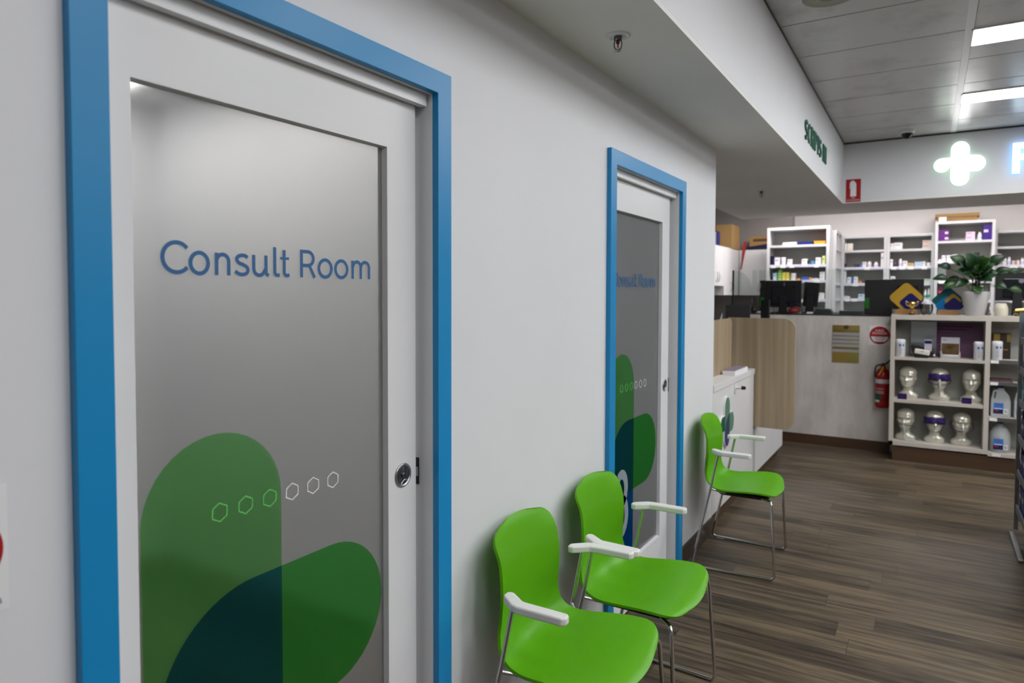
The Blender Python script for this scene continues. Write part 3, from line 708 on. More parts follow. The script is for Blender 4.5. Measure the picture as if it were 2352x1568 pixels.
t = thing('fire_extinguisher_sign', 'small red fire extinguisher location sign at the left end of the high fascia', 'sign', (.504,7.539,2.562))
MB().box(-.066,.066,-.003,0,-.112,.112).build('plate', cm('sign_red',(170,8,18)), t)
icon = [(-.026,-.058),(.026,-.058),(.026,.062),(.018,.082),(.008,.088),(.006,.098),(-.018,.095),(-.030,.080),(-.033,.02),(-.028,.02),(-.024,.06)]
MB().prism(icon,'y',-.0045,-.0031).build('extinguisher_symbol', M['paper'], t)
text('wording','FIRE', M['paper'], .018, t, (0,-.0036,-.074), FR); text('wording','EXTINGUISHER', M['paper'], .0165, t, (0,-.0036,-.095), FR)
t = thing('wall_lettering', 'raised green SCRIPTS IN lettering on the side of the white bulkhead', 'lettering', (BX,5.605,2.666))
H_ = .068; W_ = .0155; gm_ = cm('lettering_green',(52,112,92))
def arcp(cx,cz,rx,rz,a0,a1,n=12): return [(cx+rx*math.cos(R(a0+(a1-a0)*k/n)), cz+rz*math.sin(R(a0+(a1-a0)*k/n))) for k in range(n+1)]
GL = {'S':[arcp(0,.030,.036,.030,35,270)+arcp(0,-.030,.036,.030,90,-145)],
 'C':[arcp(.004,0,.042,.060,48,312,16)],
 'R':[[(-.032,-H_),(-.032,H_)],[(-.032,H_-.008),(.004,H_-.008)]+arcp(.004,.028,.030,.032,88,-88)+[(-.032,-.004)],[(.002,-.006),(.036,-H_)]],
 'I':[[(0,-H_),(0,H_)]],
 'P':[[(-.032,-H_),(-.032,H_)],[(-.032,H_-.008),(.004,H_-.008)]+arcp(.004,.026,.030,.034,88,-88)+[(-.032,-.008)]],
 'T':[[(-.040,H_-.008),(.040,H_-.008)],[(0,-H_),(0,H_-.010)]],
 'N':[[(-.036,-H_),(-.036,H_)],[(-.036,H_-.004),(.036,-H_+.004)],[(.036,-H_),(.036,H_)]]}
for ch_,y_ in (('S',-.525),('C',-.390),('R',-.255),('I',-.160),('P',-.065),('T',.055),('S',.180),('I',.355),('N',.470)):
    q = MB()
    for i_,st_ in enumerate(GL[ch_]): ribbon(q, [(y_+p[0]*1.15, p[1]) for p in st_], W_, .0006, .012+.0003*i_)
    q.build('letter', gm_, t)

# poster at the left edge
t = thing('wall_poster', 'white notice with a red circle at the left edge of the picture', 'poster', (.0006,.24,1.155))
MB().box(0,.0012,-.20,.213,-.094,.092).build('sheet', M['paper'], t)
MB().prism([(.145+.062*math.cos(R(q)), .0+.062*math.sin(R(q))) for q in range(0,360,8)],'x',.0013,.002).build('red_circle', cm('sign_red',(170,8,18)), t)
text('wording','AWS', cm('purple_print',(120,60,110)), .010, t, (.0016,.193,-.080), FX)

# sprinklers, camera, speaker
def sprinkler(loc, lab):
    t = thing('fire_sprinkler', lab, 'sprinkler', loc, R(20), 'ceiling sprinklers')
    MB().lathe([(.045,0),(.043,-.003),(.030,-.006),(.028,-.003),(.004,-.003)],32).build('escutcheon', M['trim_white'], t)
    MB().lathe([(.014,-.003),(.015,-.010),(.013,-.016),(.008,-.018)],18).build('body', M['darkmetal'], t)
    for s in (-1,1): MB().tube(smooth_pts([(s*.011,0,-.016),(s*.0135,0,-.028),(s*.011,0,-.042),(s*.003,0,-.050)],5),.0022,8).build('yoke_arm', M['darkmetal'], t)
    MB().lathe([(.001,-.016),(.006,-.019),(.008,-.024),(.003,-.030),(.0015,-.044)],12).build('bulb', M['red'], t, label='dark red glass bulb')
    MB().lathe([(.003,-.046),(.004,-.056),(.001,-.058)],10).build('hub', M['brass'], t)
    m = MB().lathe([(.001,-.052),(.008,-.053),(.008,-.054),(.001,-.054)],16)
    for k_ in range(8):
        a = 2*math.pi*k_/8; Mx = Matrix.Rotation(a,4,'Z'); m.box(.007,.0145,-.0022,.0022,-.0545,-.053,M=Mx)
    m.build('deflector', M['steel'], t)
    return t
sprinkler((.205,2.26,S_-.0005), 'sprinkler head on the low soffit above the wall between the doors')
sprinkler((-.112,6.26,S_-.0005), 'distant sprinkler head on the soffit above the reception desk')
t = thing('dome_camera', 'black dome security camera on the ceiling near the fascia', 'security camera', (.964,7.25,CZ-.0005))
MB().lathe([(.060,0),(.062,-.012),(.056,-.025),(.048,-.028)],28).build('housing', M['trim_white'], t)
MB().lathe([(.047,-.026),(.046,-.040),(.036,-.060),(.018,-.073),(.001,-.077)],28).build('dome', M['blackg'], t, label='glossy black dome')
t = thing('ceiling_speaker', 'round cream speaker grille on the ceiling at the top edge', 'speaker', (.700,3.80,CZ-.0005))
MB().lathe([(.125,0),(.126,-.006),(.108,-.011),(.098,-.006)],40).build('rim', cm('cream_rim',(170,170,155)), t)
MB().lathe([(.0985,-.004),(.001,-.008)],40).build('grille', cm('cream_grille',(135,135,112)), t)

# ------------------------------------------------ dispensary: white shelving
def bay(name, lab, x0, x1, y, top, shelves, d=.35, st=.034):
    t = thing('medicine_shelving', lab, 'shelving', (x0,y,0), 0, 'white dispensary shelving bays'); w_ = x1-x0
    MB().box(0,st,0,d,0,top).build('side_panel', M['shelf_white'], t); MB().box(w_-st,w_,0,d,0,top).build('side_panel', M['shelf_white'], t)
    MB().box(st,w_-st,0,d,top-.035,top).build('top_panel', M['shelf_white'], t)
    MB().box(st,w_-st,d-.012,d-.002,.05,top-.036).build('back_panel', M['shelf_back'], t)
    for i,z in enumerate(shelves):
        s_ = MB().box(st,w_-st,.004,d-.014,z-.030,z-.0005).build('shelf', M['shelf_white'], t)
        if i: 
            MB().box(st,w_-st,-.004,.0035,z-.036,z-.004).build('price_strip', M['strip'], s_)
            rn = random.Random(int(x0*100)+i*7); x = st+.02
            while x < w_-st-.08:
                g = .055+rn.random()*.02
                if rn.random() < .62: MB().box(x,x+g,-.0055,-.0042,z-.044,z-.006).build('price_ticket', M['ticket'], s_)
                x += g+.012+rn.random()*.05
    return t
bay('A','white shelving bay nearest the cupboards, with blue and orange trays on top shelf', -.705,.060,9.6,2.42,(2.185,1.925,1.72,1.47,1.25,.9,.5))
bay('B','white shelving bay just right of the inner corner, with yellow marked boxes on top', .108,.665,10.6,2.352,(2.149,1.913,1.689,1.476,1.25,.9,.5))
bay('C','white shelving bay left of the tall bay, with a beige stack on top shelf', .667,1.219,10.6,2.352,(2.149,1.913,1.689,1.476,1.25,.9,.5))
bay('T','tallest white shelving bay, behind the plant, cardboard lid on top', 1.222,1.866,10.45,2.482,(2.229,1.97,1.72,1.47,1.25,.9,.5))
bay('D','white shelving bay at the right edge, beyond the tall bay', 1.868,2.70,10.6,2.352,(2.145,1.913,1.689,1.476,1.25,.9,.5))
# side run of shelves facing across, between the first bay and the corner
t = thing('medicine_shelving', 'narrow white shelving run turned sideways between the two nearer bays', 'shelving', (.105,9.956,0), 0, 'white dispensary shelving bays')
L_ = .64
for y_ in (0,.31,L_-.03): MB().box(-.30,0,y_,y_+.03,0,2.352).build('side_panel', M['shelf_white'], t)
MB().box(-.31,-.301,0,L_,.05,2.35).build('back_panel', M['shelf_back'], t)
MB().box(-.30,.001,0,L_,2.3525,2.385).build('top_panel', M['shelf_white'], t)
for z in (2.149,1.913,1.689,1.476,1.25,.9,.5):
    for a_,b_ in ((.03,.31),(.34,L_-.03)):
        s_ = MB().box(-.298,-.003,a_+.001,b_-.001,z-.03,z-.0005).build('shelf', M['shelf_white'], t)
        if z < 2: MB().box(-.0028,.004,a_+.001,b_-.001,z-.036,z-.004).build('price_strip', M['strip'], s_)

ZS = {'A':(9.6,(2.185,1.925,1.72,1.47)),'B':(10.6,(2.149,1.913,1.689,1.476)),'C':(10.6,(2.149,1.913,1.689,1.476)),'T':(10.45,(2.229,1.97,1.72,1.47)),'D':(10.6,(2.145,1.913,1.689,1.476))}
BN = {'A':'bay nearest the cupboards','B':'bay beside the inner corner','C':'bay left of tallest','T':'tall bay','D':'bay at the right edge'}
SN = {0:'top shelf',1:'second shelf',2:'third shelf',3:'fourth shelf',9:'on its roof'}
INN = {'A':(-.669,.024),'B':(.144,.630),'C':(.703,1.184),'T':(1.258,1.831),'D':(1.904,2.66)}
RGB = {'white':(232,228,232),'navy blue':(5,28,110),'orange':(225,150,40),'black':(22,18,40),'dark blue':(20,25,90),'dark green':(30,75,55),'bright blue':(60,140,215),
 'lime green':(190,212,130),'pale blue':(190,212,232),'green':(120,185,60),'yellow':(222,198,55),'blue':(60,105,200),'yellow-marked white':(238,232,225),'maroon':(70,30,60),
 'beige':(205,195,185),'gold':(200,180,120),'pink':(228,195,212),'pale green':(195,220,200),'teal':(70,170,150),'purple':(92,20,118),'violet':(52,10,120),'grey':(128,126,130),'lilac':(205,198,228)}
ITEMS = [
('A',0,-0.511,-0.337,0.038,'white','box'),
('A',0,-0.331,-0.145,0.037,'navy blue','tray'),
('A',0,-0.129,0.014,0.041,'orange','tray'),
('A',1,-0.677,-0.635,0.119,'black','box'),
('A',1,-0.632,-0.616,0.118,'dark blue','box'),
('A',1,-0.610,-0.544,0.099,'white','box'),
('A',1,-0.533,-0.472,0.098,'white','tub'),
('A',1,-0.450,-0.391,0.072,'white','box'),
('A',1,-0.272,-0.203,0.074,'white','box'),
('A',1,-0.200,-0.182,0.050,'dark green','box'),
('A',1,-0.166,-0.113,0.037,'bright blue','tub'),
('A',1,-0.103,-0.038,0.087,'white','box'),
('A',1,-0.025,0.014,0.107,'lime green','box'),
('A',2,-0.627,-0.579,0.095,'pale blue','box'),
('A',2,-0.566,-0.512,0.146,'green','stack4'),
('A',2,-0.511,-0.467,0.105,'yellow','stack3'),
('A',2,-0.464,-0.418,0.104,'yellow','stack3'),
('A',2,-0.412,-0.337,0.092,'white','tub'),
('A',2,-0.334,-0.283,0.020,'orange','box'),
('A',2,-0.267,-0.182,0.038,'blue','box'),
('A',2,-0.178,-0.156,0.037,'orange','box'),
('A',2,-0.150,-0.061,0.023,'white','box'),
('A',2,-0.051,0.014,0.104,'white','stack2'),
('A',3,-0.124,0.014,0.082,'white','box'),
('B',0,0.106,0.173,0.100,'yellow-marked white','box'),
('B',0,0.177,0.245,0.098,'yellow-marked white','box'),
('B',1,0.112,0.168,0.054,'black','box'),
('B',1,0.267,0.327,0.039,'maroon','box'),
('B',1,0.330,0.365,0.031,'bright blue','tub'),
('B',1,0.370,0.419,0.073,'white','box'),
('B',1,0.429,0.483,0.078,'white','bottle'),
('B',1,0.510,0.563,0.070,'white','bottle'),
('B',1,0.595,0.642,0.193,'white','box'),
('B',2,0.112,0.168,0.186,'white','box'),
('B',2,0.179,0.231,0.087,'white','box'),
('B',2,0.234,0.261,0.086,'blue','box'),
('B',2,0.264,0.316,0.092,'white','box'),
('B',2,0.319,0.365,0.031,'orange','box'),
('B',3,0.118,0.217,0.030,'white','box'),
('B',3,0.327,0.419,0.061,'pale blue','box'),
('C',0,0.689,0.746,0.079,'white','box'),
('C',0,0.749,0.850,0.088,'white','box'),
('C',0,1.082,1.219,0.107,'beige','stack2'),
('C',1,0.689,0.741,0.101,'white','box'),
('C',1,0.752,0.803,0.070,'maroon','box'),
('C',1,0.808,0.855,0.105,'white','bottle'),
('C',1,0.858,0.911,0.074,'white','box'),
('C',1,0.916,0.987,0.043,'gold','box'),
('C',1,0.997,1.082,0.059,'pale blue','stack2'),
('C',1,1.087,1.122,0.063,'white','box'),
('C',1,1.127,1.206,0.073,'dark green','tub'),
('C',2,0.715,0.772,0.093,'white','box'),
('C',2,0.834,0.921,0.050,'pink','box'),
('C',2,1.112,1.216,0.053,'pale green','box'),
('C',3,1.112,1.147,0.121,'teal','bottle'),
('C',3,1.152,1.201,0.139,'teal','bottle'),
('T',9,1.242,1.343,0.058,'white','box'),
('T',0,1.256,1.374,0.143,'purple','stack2'),
('T',0,1.557,1.655,0.108,'pink','stack2'),
('T',0,1.682,1.728,0.098,'white','bottle'),
('T',0,1.737,1.837,0.187,'violet','box'),
('T',1,1.264,1.297,0.024,'white','box'),
('T',1,1.302,1.345,0.074,'white','box'),
('T',1,1.355,1.412,0.072,'white','box'),
('T',1,1.417,1.473,0.082,'white','box'),
('T',1,1.501,1.543,0.069,'white','bottle'),
('T',1,1.599,1.650,0.099,'white','bottle'),
('T',1,1.655,1.710,0.103,'black','tub'),
('T',2,1.256,1.355,0.166,'grey','stack3'),
('T',3,1.256,1.383,0.155,'maroon','box'),
('D',1,1.892,1.946,0.144,'pink','stack2'),
('D',1,1.955,2.000,0.082,'white','box'),
('D',1,2.009,2.049,0.097,'white','bottle'),
('D',1,2.054,2.085,0.052,'lilac','box'),
('D',1,2.087,2.102,0.052,'orange','box'),
('D',1,2.107,2.133,0.056,'white','box'),
('D',1,2.142,2.195,0.083,'white','bottle'),
('D',2,1.946,2.027,0.046,'white','box')
]
cnt = {}
def ordinal(b,s):
    cnt[(b,s)] = cnt.get((b,s),0)+1; return cnt[(b,s)]
tot_ = {}
for it in ITEMS: tot_[(it[0],it[1])] = tot_.get((it[0],it[1]),0)+1
ON = ['','first','second','third','fourth','fifth','sixth','seventh','eighth','ninth','tenth','eleventh']
def band(mb, x0,x1,y,z0,z1): mb.box(x0,x1,y-.0012,y-.0002,z0,z1)
ACC = [(220,60,80),(60,90,180),(120,60,150),(40,140,130),(230,120,60),(90,90,100)]
for b,s,x0,x1,h,col,kind in ITEMS:
    x0 = max(x0,INN[b][0]); x1 = min(x1,INN[b][1])
    yf = ZS[b][0]+.022; z = 2.482 if s == 9 else ZS[b][1][s]
    n = ordinal(b,s); w_ = x1-x0; mcol = cm(col.replace(' ','_')+'_carton', RGB[col], .45)
    where = ('%s on the %s %s' % ('', SN[s], BN[b])).strip()
    nth = 'leftmost' if n==1 and tot_[(b,s)]>1 else ('%s from left' % ON[n] if tot_[(b,s)]>1 else 'only one')
    rn = random.Random(int(x0*977)+s); acc = cm('accent_%d'%rn.randrange(6), ACC[rn.randrange(6)], .5)
    g_ = 'medicine packs on the dispensary shelves'
    dep = min(.22, max(.05, w_*1.1))
    if kind in ('box','stack2','stack3','stack4'):
        k_ = 1 if kind=='box' else int(kind[-1]); hh = h/k_
        for q in range(k_):
            lv = '' if k_==1 else (['bottom','top'] if k_==2 else ['bottom','middle','top'] if k_==3 else ['bottom','second','third','top'])[q]+' of stack, '
            t = thing('medicine_carton', ('%s carton, %s%s, %s, %s' % (col, lv, nth, SN[s], BN[b])).replace('top shelf, bay','top shelf of bay'), 'carton', (x0+w_/2,yf,z+q*hh+.0002), 0, g_)
            MB().box(-w_/2+.001,w_/2-.001,0,dep,0,hh-.0008).build('carton_body', mcol, t)
            if w_ > .035:
                m = MB(); 
                if col == 'yellow-marked white': band(m,-w_*.1,w_*.25,0,hh*.08,hh*.3); pm = cm('lemon_print',(235,215,70))
                elif col == 'purple': band(m,w_*.12,w_*.45,0,hh*.25,hh*.65); pm = cm('pale_print',(215,195,225))
                elif col == 'violet': band(m,-w_*.42,w_*.08,0,hh*.50,hh*.68); pm = cm('pale_print',(215,195,225))
                elif col in ('green','yellow'): band(m,-w_*.3,w_*.3,0,hh*.3,hh*.6); pm = cm('soft_print',(235,232,190))
                else: band(m,-w_*.38,w_*(.05+.3*rn.random()),0,hh*.55,hh*.70); pm = acc if col!='white' else cm('greyish_print',(170,160,180))
                m.build('printed_band', pm, t)
    elif kind in ('bottle','tub'):
        r_ = w_/2-.001; t = thing('medicine_bottle' if kind=='bottle' else 'medicine_tub', '%s %s, %s, %s, %s' % (('white, teal-labelled' if col=='teal' else 'black-lidded white' if col=='black' else 'green-lidded white' if col=='dark green' else col), kind, nth, SN[s], BN[b]), kind, (x0+w_/2,yf+r_,z+.0002), 0, g_)
        wm = cm('white_carton',RGB['white'],.45)
        if kind=='bottle':
            MB().lathe([(r_*.94,0),(r_,h*.05),(r_,h*.68),(r_*.72,h*.78),(r_*.55,h*.80)],16).build('bottle_body', wm, t)
            MB().lathe([(r_*.62,h*.80),(r_*.62,h)],16).build('cap', wm, t)
            MB().lathe([(r_*1.01,h*.12),(r_*1.01,h*.40)],16).build('label_band', mcol if col=='teal' else cm('lilac_print',(205,200,222)), t)
        else:
            MB().lathe([(r_*.92,0),(r_*.96,h*.05),(r_*.96,h*.66)],16).build('tub_body', wm if col in('white','black','dark green') else mcol, t)
            MB().lathe([(r_,h*.67),(r_,h*.95),(r_*.92,h)],16).build('lid', mcol, t)
    else:
        t = thing('stacking_tray', '%s plastic tray, %s, %s, %s' % (col, nth, SN[s], BN[b]), 'tray', (x0+w_/2,yf,z+.0002), 0, g_)
        o = [(-w_/2+.012,0),(w_/2-.012,0),(w_/2,h),(-w_/2,h)]; i_ = [(-w_/2+.016,.004),(w_/2-.016,.004),(w_/2-.005,h),(-w_/2+.005,h)]
        m = MB().box(-w_/2+.012,w_/2-.012,.01,.20,0,.004)
        m.prism(o,'y',0,.006).prism(o,'y',.204,.21)
        m.prism([o[0],i_[0],i_[3],o[3]],'y',.006,.204).prism([i_[1],o[1],o[2],i_[2]],'y',.006,.204)
        m.build('tray_body', mcol, t)
# small items on the sideways run
for y_,z,h,w_,col,lab in ((.40,2.149,.12,.13,'white','tall white carton on the top shelf of the sideways run'),(.42,1.689,.15,.12,'white','tall white carton on the third shelf of the sideways run'),(.12,1.689,.06,.10,'lilac','small lilac carton on the third shelf of the sideways run'),(.44,1.476,.07,.10,'white','white carton on the fourth shelf of the sideways run'),(.10,1.476,.05,.10,'lilac','small lilac carton on the fourth shelf of the sideways run'),(.42,2.149,.0,.0,'','')):
    if not lab: continue
    t = thing('medicine_carton', lab, 'carton', (.105-.15,9.956+y_,z+.0002), 0, 'medicine packs on the dispensary shelves')
    MB().box(0,.13,0,w_,0,h).build('carton_body', cm(col+'_carton',RGB[col],.45), t)
    m = MB().box(.1302,.1312,.01,w_*.8,h*.15,h*.35); m.build('printed_band', cm('navy_print',(60,65,120)), t)

# things on top of the shelving and cupboards
t = thing('cardboard_tray', 'flat brown cardboard carton lid on top of the tall shelving bay', 'cardboard box', (1.47,10.60,2.4825))
MB().box(-.232,.212,0,.28,0,.066).build('tray_body', M['card'], t)
MB().box(-.25,.235,-.018,.30,.0665,.108).build('lid', M['card'], t)
def cupboard(name, lab, face, a, b, z0, z1, d, splits, axis, handles):
    t = thing('wall_cupboard', lab, 'cupboard', (0,0,0), 0, 'white wall cupboards')
    if axis=='y':      # faces -y
        MB().box(a,b,face+.019,face+d,z0,z1).build('body', M['white_lam'], t)
        for i in range(len(splits)-1):
            dr = MB().box(splits[i]+.0015,splits[i+1]-.0015,face,face+.018,z0+.002,z1-.002).build('door', M['white_lam'], t)
            if handles[i] is not None:
                x = handles[i]; MB().tube(smooth_pts([(x,face+.001,z0+.05),(x,face-.022,z0+.09),(x,face-.022,z0+.15),(x,face+.001,z0+.19)],4),.005,8).build('handle', M['steel'], dr)
    else:              # faces +x
        MB().box(face-d,face-.019,a,b,z0,z1).build('body', M['white_lam'], t)
        for i in range(len(splits)-1):
            dr = MB().box(face-.018,face,splits[i]+.0015,splits[i+1]-.0015,z0+.002,z1-.002).build('door', M['white_lam'], t)
            if handles[i] is not None:
                y = handles[i]; MB().tube(smooth_pts([(face-.001,y,z0+.05),(face+.022,y,z0+.09),(face+.022,y,z0+.15),(face-.001,y,z0+.19)],4),.005,8).build('handle', M['steel'], dr)
    return t
cupboard('c','white wall cupboard on the back wall, left of the shelving bays', 10.3,-1.228,-.62,1.515,2.18,.40,(-1.228,-1.21,-.915,-.62),'y',(None,-.955,-.66))
cupboard('c','shorter white wall cupboard nearest the corridor wall end', -1.232,8.72,9.445,1.64,2.18,.36,(8.72,9.08,9.445),'x',(9.03,9.13))
cupboard('c','deeper-hanging white wall cupboard in the inner left corner', -1.232,9.447,10.28,1.515,2.18,.36,(9.447,9.86,10.28),'x',(9.81,9.91))
t = thing('cardboard_box', 'large brown cardboard box on the corner cupboards', 'cardboard box', (-1.222,9.80,2.1805))
MB().box(-.46,0,0,.47,0,.335).build('box_body', M['card'], t); MB().box(-.2495,-.2105,-.0008,-.0002,0,.334).build('tape', cm('packing_tape',(150,115,70),.3), t)
t = thing('cardboard_box', 'long low brown cardboard box on the back cupboards', 'cardboard box', (-1.10,10.36,2.1805))
MB().box(0,.40,0,.28,0,.20).build('box_body', M['card'], t); MB().box(.05,.35,-.0008,-.0002,.12,.16).build('printed_band', cm('faint_brown_print',(85,60,30)), t)
t = thing('navy_tray', 'dark navy folder lying in front of the long low cardboard box', 'folder', (-1.10,10.315,2.1805))
MB().prism([(0,0),(.36,0),(.36,.095),(.0,.045)],'y',0,.03).build('folder_cover', cm('navy_cover',(8,14,52)), t)
t = thing('ring_binder', 'royal blue binder standing on the cupboards by the wall end', 'binder', (-1.30,9.30,2.1805))
MB().box(-.06,.0,0,.16,0,.205).build('cover', cm('royal_blue',(5,22,100)), t); MB().box(-.052,-.008,-.002,-.0002,.01,.195).build('pages', M['paper'], t)
t = thing('red_ribbon', 'red ribbon hanging down the cupboard corner beside the cardboard box', 'ribbon', (-1.20,10.285,0))
MB().add([(.035,0,2.30),(.075,0,2.30),(.060,-.004,2.16),(.018,-.006,2.16),(.040,-.008,2.06),(.012,-.008,2.02),(.010,-.008,1.90),(-.004,-.008,1.90)],[(0,1,2,3),(3,2,4,5),(5,4,6,7)]).build('ribbon_strip', cm('ribbon_red',(170,40,45)), t)
bpy.data.objects[t.name].children[0].modifiers.new('solid','SOLIDIFY').thickness = .002

# ------------------------------------------------ screens and equipment on the counter
def screen(lab, x0,x1):
    t = thing('counter_screen', lab, 'screen', (x0,7.90,1.3305), 0, 'clear screens on the counter')
    MB().box(0,x1-x0,0,.006,.006,.468).build('glass_pane', M['screen'], t)
    MB().box(.02,.08,-.02,.026,0,.012).build('foot', M['steel'], t); MB().box(x1-x0-.08,x1-x0-.02,-.02,.026,0,.012).build('foot', M['steel'], t)
screen('clear protective screen on the counter left of the first bay side', -.745,.265) if False else None
screen('clear protective screen standing on the counter behind the first computers', -.46,.265)
screen('clear protective screen standing on the counter behind the award boards', .275,1.24)
t = thing('side_screen', 'clear side screen with black edge and rounded corner at the counter end', 'screen', (-.735,7.92,.0))
MB().box(-.40,.10,-.25,.30,.0,1.0).build('stand_cabinet', M['white_lam'], t)
MB().prism([(0,1.0),(.20,1.0),(.20,1.60)]+[(.20-.20*(1-math.cos(R(a_))),1.60+.20*math.sin(R(a_))) for a_ in (30,60,80)]+[(0,1.80)],'y',-.003,.003).build('glass_pane', M['screen'], t)
MB().box(-.014,.0,-.012,.012,1.0,1.80).build('edge_post', M['black'], t)
MB().box(.205,.255,-.002,.003,1.0,1.80).build('glass_pane', M['screen'], t)

def monitor(lab, x, y, w_, h, z0, rz=0, tilt=0, lean=0, name='computer_monitor'):
    t = thing(name, lab, 'monitor', (x,y,1.3305), R(rz))
    Mx = Matrix.Translation((0,0,z0)) @ Matrix.Rotation(R(tilt),4,'X') @ Matrix.Rotation(R(lean),4,'Y')
    MB().box(-w_/2,w_/2,-.010,.012,0,h,M=Mx).build('display_housing', M['black'], t, bevel=.004)
    MB().box(-w_*.32,w_*.32,-.028,-.0105,h*.12,h*.78,M=Mx).build('rear_cover', M['blackg'], t, bevel=.006)
    MB().prism([(-.045,0),(.045,0),(.032,z0+h*.4),(-.028,z0+h*.4)],'y',-.048,-.030).build('stand', M['black'], t)
    MB().box(-min(.11,w_*.45),min(.11,w_*.45),-.10,.06,0,.010).build('base', M['black'], t, bevel=.003)
    return t
t = monitor('wide black monitor back left of the red cable bundle on the counter', -.170,7.76,.36,.29,.06)
MB().box(.005,.014,-.0295,-.0285,.29,.325).build('maker_mark', cm('pale_grey_print',(130,130,135)), t)
monitor('black monitor leaning slightly at the right of the first computer cluster', .090,7.80,.15,.26,.07,0,0,4)
def tower(lab, x, y, w_, h, sticker):
    t = thing('computer_tower', lab, 'computer', (x,y,1.3305))
    MB().box(-w_/2,w_/2,0,.10,0,h).build('case', M['black'], t, bevel=.003)
    MB().box(-w_/2+.005,-w_/2+.045,-.0008,-.0002,.06,.165).build('licence_sticker', cm('dark_green_sticker',(20,110,20)), t)
    if sticker: MB().box(-w_/2+.003,-w_/2+.014,-.0008,-.0002,.27,.32).build('maker_mark', cm('pale_grey_print',(130,130,135)), t)
tower('black computer case with green sticker at the left end of the counter', -.378,7.70,.055,.350,True)
tower('black computer case with green sticker behind the yellow award board', .733,7.70,.245,.350,False)
monitor('black monitor directly behind the yellow award board', .985,7.80,.275,.30,.055)
t = monitor('large dark monitor at the right edge behind the plant', 1.86,7.80,.33,.265,.145)
MB().tube([(.03,-.0285,.33),(.03,-.031,.33)],.022,16).build('maker_mark', cm('pale_grey_print',(130,130,135)), t)
t = thing('cable_bundle', 'red and blue cable bundle under the wide black monitor', 'cables', (-.05,7.66,1.3305))
MB().tube(smooth_pts([(-.05,0,.02),(-.02,-.01,.05),(.03,0,.06),(.06,.01,.03),(.02,0,.015),(-.03,0,.02)],5,True),.012,8).build('red_cable', cm('cable_red',(150,10,10)), t)
MB().tube(smooth_pts([(-.04,.03,.09),(.03,.035,.10),(.07,.03,.06),(.085,.03,.012),(.12,.02,.008)],5),.004,8).build('blue_cable', cm('cable_blue',(20,40,110)), t)
def lowbox(lab, x, w_, h, name, taper, mt):
    t = thing(name, lab, 'counter device', (x,7.56,1.3305))
    MB().prism([(-w_/2,0),(w_/2,0),(w_/2-taper,h),(-w_/2+taper*.4,h)],'y',0,.14).build('housing', mt, t, bevel=.004)
    MB().prism([(-w_/2+taper,h+.0004),(w_/2-taper*1.6,h+.0004),(w_/2-taper*1.6,h+.003),(-w_/2+taper,h+.003)],'y',.02,.12).build('keypad', M['blackg'], t)
slate = cm('slate_plastic',(52,58,64),.4)
lowbox('dark grey wedge-shaped label printer right of the first monitors', .250,.18,.052,'label_printer',.03,slate)
lowbox('low dark receipt printer left of the computer case behind the award board', .50,.215,.036,'receipt_printer',.006,slate)
t = thing('paper_pad', 'small pale notepad under the left computer case', 'notepad', (-.345,7.53,1.3305)); MB().box(-.045,.05,0,.09,0,.016).build('pad', cm('pale_pad',(225,215,205)), t); MB().box(-.043,.048,.002,.088,.0162,.018).build('top_sheet', M['paper'], t)
t = thing('eraser_block', 'small white block on the counter left of the wedge-shaped printer', 'block', (.125,7.54,1.3305)); MB().box(-.03,.025,0,.05,0,.018).build('block_body', M['paper'], t, bevel=.002)
t = thing('hand_sanitiser', 'small dark pump bottle at the left end of the counter', 'bottle', (-.44,7.58,1.3305))
MB().lathe([(.022,0),(.026,.01),(.024,.05),(.010,.065),(.010,.078)],16).build('bottle_body', M['blackg'], t); MB().tube([(0,0,.078),(0,0,.095),(.02,-.01,.095)],.005,8).build('pump', M['black'], t)

# award boards, trophy, globe, plant, candle
def diamond(cx,cz,r,rc,n=5):
    c4 = [(cx,cz-r),(cx+r,cz),(cx,cz+r),(cx-r,cz)]; o = []
    P = fillet([(*c4[3],0),(*c4[0],0),(*c4[1],0),(*c4[2],0),(*c4[3],0)], rc, n)
    # round the closing corner too
    Q = fillet([(*c4[2],0),(*c4[3],0),(*c4[0],0)], rc, n)[1:-1]
    return [(p.x,p.y) for p in Q]+[(p.x,p.y) for p in P[1:-1]]
t = thing('award_board', 'yellow diamond award board with a navy diamond on a timber base', 'award', (.985,7.34,1.3455))
MB().prism([(-.105,0),(.115,0),(.075,.050),(-.065,.050)],'y',-.028,.028).build('base', M['woodbase'], t, bevel=.003)
def clipz(p, z0):
    o = []
    for i in range(len(p)):
        a = p[i]; b = p[(i+1)%len(p)]
        if a[1]>=z0: o.append(a)
        if (a[1]-z0)*(b[1]-z0)<0:
            k = (z0-a[1])/(b[1]-a[1]); o.append((a[0]+(b[0]-a[0])*k, z0))
    return o
MB().prism(clipz(diamond(0,.158,.150,.045),.0505),'y',-.009,.004).build('yellow_panel', cm('mustard_panel',(178,140,35),.35), t)
MB().prism(clipz(diamond(.036,.110,.098,.030),.0505),'y',-.013,-.0095).build('navy_panel', cm('navy_panel',(12,8,88),.3), t)
t = thing('award_board', 'teal diamond award board with blue and navy diamonds left of the plant pot', 'award', (1.315,7.36,1.3455))
MB().prism([(-.090,0),(.100,0),(.070,.048),(-.062,.048)],'y',-.028,.028).build('base', M['woodbase'], t, bevel=.003)
MB().prism(clipz(diamond(0,.130,.135,.030),.0485),'y',-.006,.006).build('teal_panel', cm('teal_panel',(0,88,92),.3), t)
MB().prism(clipz(diamond(-.010,.085,.098,.028),.0485),'y',-.0095,-.0065).build('blue_panel', cm('azure_panel',(0,112,180),.3), t)
